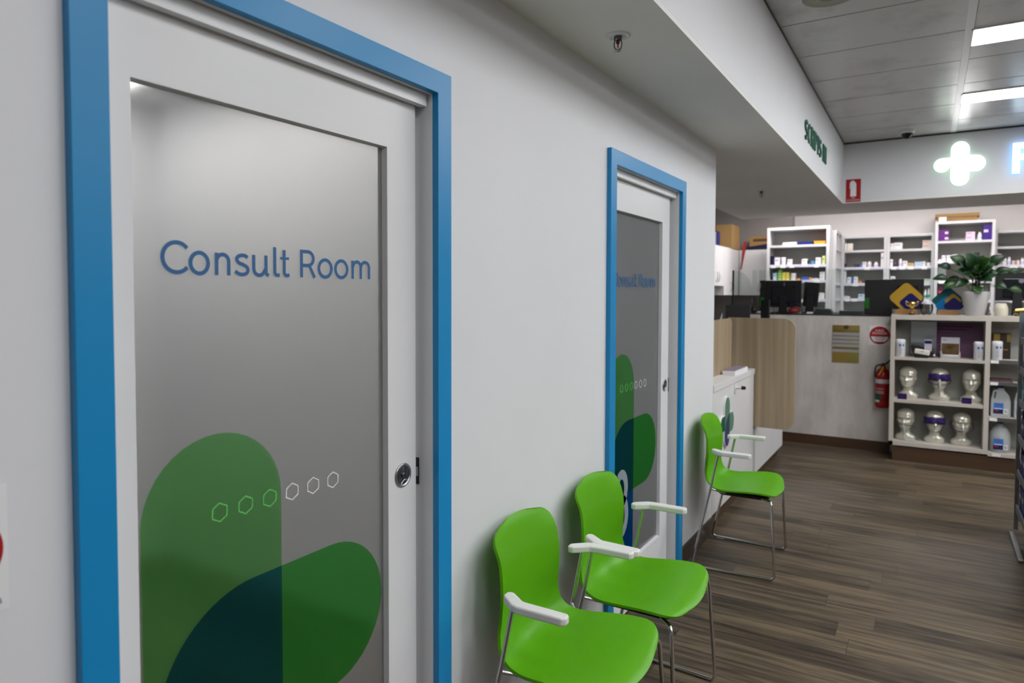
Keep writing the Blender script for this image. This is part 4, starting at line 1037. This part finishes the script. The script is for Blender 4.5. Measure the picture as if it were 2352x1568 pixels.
MB().prism(clipz(diamond(.038,.130,.070,.020),.0485),'y',-.0125,-.010).build('yellow_panel', cm('mustard_panel',(178,140,35),.35), t)
MB().prism(clipz(diamond(.045,.082,.084,.026),.0485),'y',-.016,-.013).build('navy_panel', cm('navy_panel',(12,8,88),.3), t)
t = thing('trophy_cup', 'small gold two-handled trophy cup in front of the yellow award board', 'trophy', (1.035,7.22,1.3455))
MB().lathe([(.024,0),(.024,.012)],20).build('plinth', M['black'], t); MB().lathe([(.017,.0125),(.015,.026),(.006,.032)],20).build('pedestal', cm('amber_stone',(150,100,40),.3), t)
MB().lathe([(.004,.032),(.009,.042),(.004,.052),(.008,.058),(.024,.075),(.031,.095),(.033,.118),(.029,.118),(.026,.095),(.001,.078)],24).build('cup', M['gold'], t)
for s in (-1,1): MB().tube(smooth_pts([(s*.031,0,.108),(s*.046,0,.124),(s*.050,0,.110),(s*.042,0,.090),(s*.026,0,.078)],5),.0035,8).build('handle', M['gold'], t)
t = thing('glass_globe', 'clear round glass ornament with a frosted top between the two award boards', 'ornament', (1.150,7.25,1.3455))
MB().lathe([(.030,0),(.034,.004),(.046,.030),(.052,.060),(.050,.088),(.046,.100)],28).build('globe', M['screen'], t, label='clear glass globe')
MB().lathe([(.047,.100),(.042,.112),(.030,.126),(.014,.134),(.001,.136)],28).build('dome_cap', cm('frosty_white',(205,205,210),.3), t)
MB().lathe([(.005,.004),(.004,.05),(.012,.058),(.010,.075),(.001,.078)],12).build('figurine', cm('dusty_rose',(110,70,72)), t)
t = thing('potted_plant', 'leafy green plant in a tapered white pot on the display unit', 'plant', (1.518,7.28,1.3455))
MB().lathe([(.066,0),(.070,.004),(.112,.205),(.112,.212),(.104,.212),(.101,.195),(.001,.195)],36).build('pot', mat('textured_white_ceramic',(.52,.51,.51),.6,bump=.6,bscale=160), t)
MB().lathe([(.100,.1952),(.001,.199)],24).build('soil', cm('dark_soil',(28,20,14),.9), t)
leafm = mat('dark_green_leaf',(.008,.032,.008),.4,noise=.35,nscale=9); leafm2 = mat('mid_green_leaf',(.016,.055,.008),.4,noise=.3,nscale=9)
def leaf(mb, base, tip, w_, up=(0,-.75,.65), droop=.10):
    B_ = Vector(base); T_ = Vector(tip); D_ = T_-B_; Ln = D_.length; d_ = D_.normalized(); sd = d_.cross(Vector(up)).normalized(); nn = sd.cross(d_)
    n = 9; v = []; f = []
    for i in range(n+1):
        s_ = i/n; ww = w_*math.sin(math.pi*min(1,s_**.75))**.8*(1 if s_<.98 else .2); c_ = B_+D_*s_+nn*(droop*Ln*math.sin(math.pi*s_))
        for k_ in (-1,-.5,0,.5,1): v.append(c_+sd*ww*k_+nn*(abs(k_)*ww*.35))
    for i in range(n):
        for k_ in range(4): a_ = i*5+k_; f.append((a_,a_+1,a_+6,a_+5))
    mb.add(v,f,True)
rn = random.Random(5); st = MB(); LV = [  # tips in metres from the pot centre: x, y, z
 (-.20,.0,.53,.045),(-.08,-.08,.56,.060),(.05,-.06,.53,.055),(.14,.02,.49,.050),(-.14,-.05,.50,.050),(.21,.0,.52,.045),(.10,-.11,.50,.055),
 (-.29,.02,.45,.034),(-.33,-.02,.325,.032),(-.25,-.06,.24,.034),(-.24,.05,.29,.040),(-.16,-.10,.25,.045),(.02,-.14,.19,.038),(.26,-.04,.40,.032),(.33,.02,.39,.026),
 (.33,-.02,.21,.028),(.22,-.08,.24,.034),(.11,-.12,.30,.052),(-.03,-.12,.34,.055),(-.10,-.10,.37,.050),(.17,-.05,.36,.050),(.0,.08,.50,.055),(.08,.12,.42,.05),(-.10,.12,.42,.05),(-.02,-.10,.44,.060),(.05,-.11,.39,.060),(.12,-.06,.43,.05),(-.15,-.06,.40,.048)]
ma = MB(); mb_ = MB()
for i,(x,y,z,w_) in enumerate(LV):
    a_ = math.atan2(y,x); L0 = rn.uniform(.07,.11); q = Vector((x,y,z)); root = Vector((rn.uniform(-.03,.03),rn.uniform(-.03,.03),.198))
    dirv = Vector((x,y,(z-.33)*.8)); dirv.normalize(); base = q-dirv*(L0+w_*.8); 
    if base.z < .215: base.z = .215
    st.tube(smooth_pts([root,(root+base)/2+Vector((0,0,.04)),base],4),.0025,6)
    leaf(ma if i%3 else mb_, base, q, w_*1.25)
st.build('stem', cm('stem_green',(50,75,30)), t)
for q,mm_,l_ in ((ma,leafm,None),(mb_,leafm2,None)):
    o = q.build('foliage', mm_, t); o.modifiers.new('solid','SOLIDIFY').thickness = .0012
t = thing('candle_holder', 'cream ceramic wax warmer with a cord to the right of the plant pot', 'candle holder', (1.706,7.26,1.3455))
MB().lathe([(.046,0),(.049,.005),(.050,.060),(.048,.072),(.034,.112),(.030,.112),(.028,.105),(.001,.10)],28).build('body', cm('cream_ceramic',(215,208,188),.4), t)
MB().tube(smooth_pts([(-.048,0,.02),(-.075,.02,.045),(-.085,.04,.075)],5),.005,8).build('cord', cm('cream_ceramic',(215,208,188),.4), t)
t = thing('gold_ornament', 'gold foil wrapped items at the far right end of the counter top', 'ornament', (1.86,7.36,1.3455))
MB().lathe([(.055,0),(.065,.012),(.050,.030),(.060,.040),(.040,.060),(.015,.066)],9,smooth=False).build('foil_body', mat('dull_gold_foil',(.22,.15,.04),.35,metal=.8,noise=.5,nscale=30), t)
MB().tube([(-.05,-.06,.05),(.05,-.06,.06)],.012,6).build('foil_bow', M['gold'], t)
t = thing('glass_dish', 'clear low glass dish under the plant pot side', 'dish', (1.615,7.30,1.3455))
MB().lathe([(.012,0),(.016,.004),(.022,.020)],20).build('dish_body', M['screen'], t)

# ------------------------------------------------ display unit contents
def mannequin(name='mannequin_head'):
    """Bust lofted from cross sections: half width, front and back depth per height; facing -y."""
    S = [(0,.078,.045,.055,0),(.012,.082,.048,.058,0),(.030,.083,.048,.058,0),(.048,.070,.044,.055,0),(.062,.048,.040,.052,0),(.078,.040,.038,.052,0),(.092,.041,.046,.054,0),
     (.102,.038,.066,.056,0),(.112,.044,.076,.060,0),(.125,.052,.079,.066,0),(.140,.057,.080,.072,0),(.158,.062,.081,.080,0),(.176,.065,.080,.088,0),(.196,.068,.079,.094,0),(.214,.070,.079,.098,0),
     (.234,.071,.078,.098,0),(.252,.069,.072,.094,0),(.268,.062,.060,.084,0),(.281,.048,.044,.066,0),(.290,.030,.028,.042,0),(.295,.010,.010,.014,0)]
    P = smooth_pts([(s[1],s[2],s[3]) for s in S],3); Zs = smooth_pts([(s[0],0,0) for s in S],3); n = 56; v = []
    g = lambda x,s: math.exp(-(x/s)**2)
    for p,zz in zip(P,Zs):
        z = zz.x
        for k_ in range(n):
            a_ = 2*math.pi*k_/n; c_,s_ = math.cos(a_),math.sin(a_)
            e_ = .82 if z>.10 else .9
            x = p.x*math.copysign(abs(c_)**e_,c_); y = math.copysign(abs(s_)**e_,s_)*(p.y if s_<0 else p.z)
            if s_ < 0:
                f_ = 0
                f_ += .030*g(x,.011)*g(z-.165,.012)+.018*g(x,.008)*g(z-.185,.018)      # nose
                f_ += .010*g(abs(x)-.028,.018)*g(z-.214,.008)                            # brow
                f_ -= .018*g(abs(x)-.027,.014)*g(z-.195,.010)                            # eye socket
                f_ += .004*g(abs(x)-.027,.009)*g(z-.193,.006)                            # eyelid
                f_ += .010*g(x,.018)*g(z-.141,.005)+.009*g(x,.016)*g(z-.131,.005)-.003*g(x,.02)*g(z-.1365,.0025)  # lips
                f_ += .012*g(x,.014)*g(z-.113,.010)                                      # chin
                f_ += .004*g(abs(x)-.042,.016)*g(z-.172,.014)-.004*g(abs(x)-.045,.012)*g(z-.145,.012)
                y -= f_
            if z>.16 and z<.20 and abs(c_)>.93: x += math.copysign(.007*g(z-.180,.014),c_)   # ears
            v.append((x,y,z))
    m = len(P); f = [(i*n+k_,i*n+(k_+1)%n,(i+1)*n+(k_+1)%n,(i+1)*n+k_) for i in range(m-1) for k_ in range(n)]
    q = MB().add(v,f,True); q.add([v[k_] for k_ in range(n)],[tuple(range(n))[::-1]]); q.add([v[(m-1)*n+k_] for k_ in range(n)],[tuple(range(n))]); return q
head_mesh = None
def head_radius(phi, z, off):     # point just outside the head at an angle (0 = front)
    w_ = .072+off; fr = .082+off; bk = .098+off
    s_,c_ = math.sin(phi),math.cos(phi); return (w_*s_, -(fr if c_>0 else bk)*c_, z)
def strap_band(pts_z, off, w0, mt, name, parent, a0=-180, a1=180, n=40, th=.003):
    v = []; 
    for k_ in range(n+1):
        a_ = R(a0+(a1-a0)*k_/n); z,hw = pts_z(a_)
        for o_ in (off,off+th):
            for s_ in (-1,1): v.append(head_radius(a_, z+s_*hw, o_))
    f = []
    for k_ in range(n):
        b_ = 4*k_
        f += [(b_,b_+4,b_+5,b_+1),(b_+2,b_+3,b_+7,b_+6),(b_,b_+2,b_+6,b_+4),(b_+1,b_+5,b_+7,b_+3)]
    f += [(0,1,3,2),(4*n,4*n+2,4*n+3,4*n+1)]
    return MB().add(v,f,True).build(name, mt, parent)
def sleepmask_mat():
    m = mat('purple_dotted_fabric',(.03,.012,.11),.7); nt = m.node_tree; p = nt.nodes['Principled BSDF']
    vo = nt.nodes.new('ShaderNodeTexVoronoi'); vo.inputs['Scale'].default_value = 75; tc = nt.nodes.new('ShaderNodeTexCoord'); nt.links.new(tc.outputs['Object'],vo.inputs[0])
    cr = nt.nodes.new('ShaderNodeValToRGB'); e = cr.color_ramp.elements; e[0].position = .12; e[0].color = (.40,.12,.42,1); e[1].position = .34; e[1].color = (.028,.014,.13,1)
    nt.links.new(vo.outputs[0],cr.inputs[0]); nt.links.new(cr.outputs[0],p.inputs['Base Color']); return m
SM = sleepmask_mat(); gum = cm('grey_strap',(70,70,72)); clr = cm('translucent_silicone',(190,192,196),.2); violet = cm('dark_violet_tube',(72,45,75))
def nasal_pad(e, s=1):
    MB().lathe([(.012*s,-.006),(.014*s,0),(.009*s,.008),(.001,.010)],14,c=(0,-.104,.150)).build('nasal_cushion', clr, e)
HEADS = [ # x, y, z, scale, turn, kind
 (1.018,7.285,.5705,1.0,-10,'plain','pearl mannequin head in the middle row, left, behind a purple card'),
 (1.264,7.285,.5705,1.0,0,'mask_tube','pearl mannequin head in the middle row wearing a purple sleep mask and breathing mask'),
 (1.507,7.285,.5705,1.0,-6,'plain','pearl mannequin head in the middle row, right, behind a purple card'),
 (1.006,7.275,.1805,1.0,-9,'grey_tube','pearl mannequin head at bottom left with a grey tube under its nose'),
 (1.235,7.285,.1805,1.0,4,'sleep','pearl mannequin head at bottom centre wearing only a purple sleep mask'),
 (1.440,7.285,.1805,1.0,6,'violet_tube','pearl mannequin head at bottom right with dark violet headgear straps')]
for i,(x,y,z,s_,rz,kd,lab) in enumerate(HEADS):
    t = thing('mannequin_head', lab, 'mannequin head', (x,y,z), R(rz), 'pearl mannequin heads in the display unit')
    if head_mesh is None:
        o = mannequin().build('bust', M['pearl'], t); head_mesh = o.data
    else:
        o = bpy.data.objects.new('bust', head_mesh); C.objects.link(o); o.parent = t
    if kd in ('mask_tube','sleep'):
        e = tag(empty('sleep_mask',(x,y,z),R(rz)),'purple dotted sleep mask on the %s mannequin head' % ('middle row centre' if kd=='mask_tube' else 'bottom centre'),'sleep mask')
        zc = .214 if kd=='mask_tube' else .205
        strap_band(lambda a_: (zc+.004*math.cos(2*a_), .031-.009*math.exp(-(a_/.16)**2)), .0095, 0, SM, 'mask_fabric', e, -82, 82, 30, .006)
        strap_band(lambda a_: (zc, .006), .004, 0, gum, 'elastic_strap', e, 80, 280, 30, .002)
    if kd != 'plain' and kd != 'sleep':
        e = tag(empty('breathing_mask',(x,y,z),R(rz)), {'mask_tube':'clear nasal breathing mask hanging below the purple sleep mask','grey_tube':'thin grey nasal tube mask on the bottom left head','violet_tube':'dark violet nasal mask straps on the bottom right head'}[kd], 'breathing mask')
        if kd=='grey_tube':
            MB().tube(smooth_pts([(-.085,0,.150),(-.070,-.06,.152),(-.03,-.097,.153),(.0,-.112,.154),(.03,-.100,.150),(.072,-.060,.138),(.095,-.02,.125)],6),.0045,8).build('tube', gum, e)
            nasal_pad(e)
            MB().tube(smooth_pts([(0,-.115,.147),(.01,-.110,.10),(.0,-.085,.05),(.02,-.075,.012),(.10,-.06,.006)],6),.007,8).build('hose', clr, e)
        elif kd=='violet_tube':
            MB().tube(smooth_pts([(-.084,.0,.20),(-.082,-.045,.158),(-.045,-.093,.136),(-.012,-.112,.131)],6),.005,8).build('tube', violet, e)
            MB().tube(smooth_pts([(.084,.0,.20),(.082,-.045,.158),(.045,-.093,.136),(.012,-.112,.131)],6),.005,8).build('tube', violet, e)
            nasal_pad(e)
        else:
            nasal_pad(e,1.2)
            MB().tube(smooth_pts([(0,-.108,.195),(0,-.122,.165),(.0,-.116,.120),(.002,-.098,.075),(.004,-.090,.045)],6),.0075,8).build('hose', clr, e)
            for s2 in (-1,1): MB().tube(smooth_pts([(s2*.010,-.112,.150),(s2*.050,-.085,.150),(s2*.082,-.03,.165),(s2*.090,.02,.185)],6),.004,8).build('strap', gum, e)
pcard = cm('deep_violet_card',(48,12,80),.4)
for x,lab in ((.975,'small dark purple card leaning at the base of the middle-row left head'),(1.468,'small dark purple card leaning at the base of the middle-row right head')):
    t = thing('price_card', lab, 'card', (x,7.150,.5705), R(-4), 'small purple cards on the middle shelf')
    MB().box(-.037,.037,0,.006,0,.052).build('card_body', pcard, t)
    MB().box(-.022,.022,-.001,-.0002,0,.004,M=Matrix.Translation((0,0,.024))@Matrix.Rotation(R(-18),4,'Y')).build('printed_line', cm('blue_print',(40,60,150)), t)
# top row
def wipes(x, lab, shelf=.9585, y=7.20):
    t = thing('wipes_canister', lab, 'canister', (x,y,shelf), R(10), 'white canisters on the display unit')
    MB().lathe([(.036,0),(.0385,.004),(.0385,.128)],28).build('canister_body', cm('canister_white',(222,222,226),.4), t)
    MB().lathe([(.0395,.1285),(.0395,.150),(.033,.160),(.001,.162)],28).build('lid', cm('canister_white',(222,222,226),.4), t)
    def wr(z0,z1,a0,a1,r=.0388,n=8):
        v = [(r*math.cos(R(a0+(a1-a0)*k_/n)), r*math.sin(R(a0+(a1-a0)*k_/n)), z) for z in (z0,z1) for k_ in range(n+1)]
        return v,[(k_,k_+1,n+2+k_,n+1+k_) for k_ in range(n)]
    q = MB()
    for a0,a1,z0,z1 in ((240,268,.095,.118),(284,312,.098,.116)):
        v,f = wr(z0,z1,a0,a1); q.add(v,f)
    q.build('blue_print', cm('blue_label_print',(70,110,190)), t)
    q = MB()
    for k_ in range(5):
        v,f = wr(.020+.015*k_,.024+.015*k_,245,275+7*(k_%2)); q.add(v,f)
    q.build('grey_print', cm('grey_label_print',(120,120,125)), t)
wipes(.953,'white canister at the left end of the top display shelf'); wipes(1.549,'white canister beside the divider on the top display shelf')
wipes(1.680,'white canister just right of the divider in the narrow section', .9685)
t = thing('silver_brochure', 'shiny silver board standing at the back of the top display shelf', 'board', (1.128,7.37,.9585))
MB().box(-.098,.105,.0,.006,0,.325,M=Matrix.Rotation(R(4),4,'X')).build('board', mat('silver_board',(.50,.53,.58),.25,metal=.7,noise=.1,nscale=3), t)
MB().box(-.07,-.03,-.001,-.0002,.270,.277,M=Matrix.Rotation(R(4),4,'X')).build('printed_mark', cm('grey_label_print',(120,120,125)), t)
t = thing('purple_poster', 'dull purple information board at the back right of the top display shelf', 'board', (1.41,7.42,.9585))
MB().box(-.175,.178,0,.005,0,.315).build('board', cm('dull_purple_board',(112,78,108),.5), t)
q = MB()
for k_,(a_,b_) in enumerate(((-.165,.10),(-.165,.05),(-.165,-.05),(-.165,.02),(-.165,-.06),(-.165,0),(-.165,-.03),(-.165,.03))):
    h_ = .012 if k_<2 else .005; z_ = .275-.030*k_; q.box(a_,b_,-.001,-.0002,z_,z_+h_)
q.build('printed_lines', cm('plum_print',(92,28,78)), t)
t = thing('black_travel_case', 'black fabric carry case on the top display shelf in front of the silver board', 'case', (1.128,7.23,.9585))
MB().prism([(-.06,.0),(.10,.0),(.105,.02),(.08,.075),(-.02,.115),(-.085,.12),(-.095,.10),(-.09,.06)],'y',-.03,.05).build('case_body', M['black'], t, bevel=.012, seg=3)
MB().lathe([(.013,0),(.013,.006),(.001,.008)],16,M=Matrix.Translation((.088,-.0315,.022))@Matrix.Rotation(R(90),4,'X')).build('button', M['steel'], t)
t = thing('travel_device', 'small white travel breathing machine lying on the black carry case', 'device', (1.118,7.150,.9585))
MB().box(-.058,.062,-.022,.022,.0,.046,M=Matrix.Translation((0,0,.030))@Matrix.Rotation(R(9),4,'Y')).build('device_body', cm('ivory_plastic',(228,222,214),.35), t, bevel=.010, seg=3)
MB().box(-.05,.05,-.015,.035,.0,.028).build('foot', M['black'], t)
MB().box(-.010,.014,-.0232,-.0222,.028,.032,M=Matrix.Translation((0,0,.030))@Matrix.Rotation(R(9),4,'Y')).build('printed_mark', cm('grey_label_print',(120,120,125)), t)
t = thing('small_info_card', 'narrow grey card with a navy top behind the white travel machine', 'card', (1.168,7.185,.9585))
MB().box(-.028,.030,.0,.003,.06,.165).build('card_body', cm('light_grey_card',(185,180,190)), t); MB().box(-.026,.028,-.001,-.0002,.128,.156).build('navy_header', cm('navy_panel',(12,8,88),.3), t); MB().box(-.01,.01,.0032,.02,0,.165).build('easel', M['black'], t)
t = thing('photo_card_holder', 'landscape photo card in a clear holder on the top display shelf', 'card holder', (1.340,7.215,.9585))
MB().box(-.072,.068,0,.004,.022,.190).build('card_body', cm('light_grey_card',(195,190,200)), t)
ph = mat('brown_landscape_print',(.09,.055,.02),.3,noise=.7,nscale=14)
MB().box(-.068,.064,-.001,-.0002,.035,.135).build('photo_print', ph, t)
MB().prism([(-.076,0),(.076,0),(.076,.06),(.066,.065),(.056,.03),(-.056,.03),(-.068,.07),(-.078,.065)],'y',-.018,-.0015).build('holder', mat('clear_acrylic',(.8,.8,.84),.08,trans=.7,ior=1.45), t, bevel=.003)
MB().box(-.060,-.030,-.001,-.0002,.162,.168).build('printed_mark', cm('grey_label_print',(120,120,125)), t)
# narrow right section
t = thing('picture_box', 'brown and gold printed box behind the canister right of the divider', 'box', (1.715,7.30,.9685))
MB().box(-.06,.068,0,.08,0,.225).build('box_body', cm('dark_brown_pack',(48,34,22)), t)
for a_,b_,c_,d_ in ((.040,.066,.15,.222),(-.055,-.01,.15,.222),(.0,.05,.075,.088)): MB().box(a_,b_,-.001,-.0002,c_,d_).build('gold_print', cm('old_gold_print',(135,112,45)), t)
t = thing('magazine', 'thin magazines lying flat on the narrow second shelf', 'magazine', (1.72,7.22,.7785))
MB().box(-.08,.075,-.05,.12,0,.010).build('cover', cm('slate_cover',(60,62,78)), t); MB().box(-.078,.07,-.045,.115,.0102,.018).build('upper_issue', cm('rust_cover',(105,60,58)), t)
def jug(x, y, z, lab, round_=False):
    t = thing('water_jug', lab, 'jug', (x,y,z), 0, 'clear water jugs with blue caps')
    bm_ = mat('milky_plastic',(.50,.53,.55),.3,trans=.25,ior=1.2) if 'milky' not in _c else _c['milky']; _c['milky'] = bm_
    q = MB(); w_ = .072
    if round_:
        q.lathe([(.070,0),(.076,.010),(.076,.120),(.072,.165),(.055,.205),(.030,.230),(.020,.238),(.020,.248)],28)
    else:
        q.prism([(-.070,.008),(-.062,0),(.062,0),(.070,.008),(.070,.135),(.058,.190),(.024,.236),(.022,.252),(-.022,.252),(-.024,.240),(-.042,.238),(-.056,.225),(-.064,.180),(-.070,.145)],'y',-.05,.05)
    o = q.build('jug_body', bm_, t, bevel=0 if round_ else .012, seg=3)
    MB().lathe([(.024,.2525 if not round_ else .2485),(.024,.268),(.022,.272),(.001,.273)],20).build('cap', cm('deep_blue_cap',(10,12,130),.35), t)
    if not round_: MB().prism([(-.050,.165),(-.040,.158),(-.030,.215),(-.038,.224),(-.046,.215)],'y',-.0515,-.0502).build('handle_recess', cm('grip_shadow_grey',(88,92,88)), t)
    yf = -.078 if round_ else -.0515
    MB().box(-.050,.020,yf-.0008,yf-.0002,.068,.122).build('blue_label', cm('water_blue',(40,120,205)), t)
    MB().box(-.052,.018,yf-.0008,yf-.0002,.030,.0675).build('navy_label', cm('water_navy',(22,26,80)), t)
    MB().box(-.026,-.006,yf-.0014,yf-.0009,.104,.116).build('red_mark', cm('water_red',(175,45,60)), t)
    MB().box(-.046,-.014,yf-.0014,yf-.0009,.050,.058).build('red_mark', cm('water_red',(175,45,60)), t)
    MB().box(-.046,.014,yf-.0014,yf-.0009,.070,.076).build('white_line', M['paper'], t)
    MB().box(.0215,.050,yf-.0008,yf-.0002,.030,.072).build('barcode_patch', M['paper'], t)
    q = MB()
    for k_ in range(5): q.box(.027+.004*k_,.029+.004*k_,yf-.0013,yf-.0009,.038,.064)
    q.build('barcode', cm('barcode_grey',(90,90,95)), t)
jug(1.716,7.25,.4695,'clear water jug with blue cap and handle, left one on the narrow shelf')
jug(1.880,7.25,.4695,'clear water jug with blue cap and handle, right one beside the shelf stand')
jug(1.720,7.25,.1605,'round-shouldered clear water jug with blue cap on the lowest narrow shelf', True)
t = thing('white_leaflet', 'white curled leaflet at the lower right behind the jug', 'leaflet', (1.885,7.06,.34))
MB().prism([(-.048,.0),(.035,.004),(.060,-.050),(.0,-.042),(-.028,-.022)],'y',0,.003).build('sheet', M['paper'], t)
MB().tube([(.05,.0,-.02),(.09,.06,-.02)],.003,6).build('clip', M['steel'], t)

# ------------------------------------------------ merchandise stand at the right edge
t = thing('shelf_stand', 'grey metal shelf stand of products cut off by the right edge', 'shelf stand', (1.650,5.20,0))
MB().box(.0,.022,.060,.085,.05,1.42).build('post', M['steel'], t)
MB().prism([(.085,.0),(.085,.030),(.03,.032),(-.44,.020),(-.44,.0)],'x',-.022,.004).build('foot', M['steel'], t, bevel=.003)
MB().box(.022,.45,.0,.02,.12,1.38).build('end_panel', cm('smoky_panel',(60,62,68)), t)
for z in (.20,.42,.64,.86,1.06,1.24):
    s_ = MB().box(.010,.45,-1.3,-.012,z,z+.018).build('shelf', M['steel'], t)
    MB().box(.0,.0095,-1.3,-.012,z-.010,z+.030).build('price_rail', cm('rail_grey',(120,122,130)), s_)
rn = random.Random(3)
PC = {'navy blue':(18,22,90),'dark blue':(30,60,140),'turquoise':(40,150,165),'silver grey':(150,150,158),'crimson':(140,25,40)}
for li,z in enumerate((.20,.42,.64,.86,1.06,1.24)):
    y = -.04; k_ = 0
    while y > -.42:
        w_ = rn.uniform(.09,.14); h_ = rn.uniform(.11,.165); cn = ['navy blue','dark blue','navy blue','turquoise','silver grey','crimson'][(li*3+k_*2)%6 if li>1 else k_%2]
        q = thing('product_carton', '%s carton, %s level of the right-edge shelf stand, %s from its far end' % (cn, ['lowest','second','third','fourth','fifth','highest'][li], ['first','second','third','fourth','fifth','sixth','seventh','eighth','ninth','tenth','eleventh','twelfth','thirteenth','fourteenth'][k_]), 'carton', (1.664,5.20+y-w_,z+.0186), 0, 'cartons on the right-edge shelf stand')
        MB().box(0,.12,0,w_,0,h_).build('carton_body', cm(cn.replace(' ','_')+'_pack',PC[cn]), q)
        MB().box(-.001,-.0002,w_*.2,w_*.8,h_*.5,h_*.7).build('printed_band', cm('pack_print',(190,185,200)), q)
        y -= w_+.012; k_ += 1

# ------------------------------------------------ dispensary lamps
for x,y,lab in ((-.1,9.2,'near left lamp panel over the dispensary, hidden above the soffit'),(1.6,9.5,'near right lamp panel over the dispensary, hidden above the soffit')):
    t = thing('ceiling_light', lab, 'ceiling light', (x,y,2.979), 0, 'dispensary ceiling lamps')
    MB().box(-.6,.6,-.15,.15,-.012,-.002).build('diffuser', M['lamp_disp'], t)
    q = MB().box(-.615,.615,-.165,-.15,-.016,0).box(-.615,.615,.15,.165,-.016,0).box(-.615,-.6,-.15,.15,-.016,0).box(.6,.615,-.15,.15,-.016,0); q.build('frame', M['trim_white'], t)
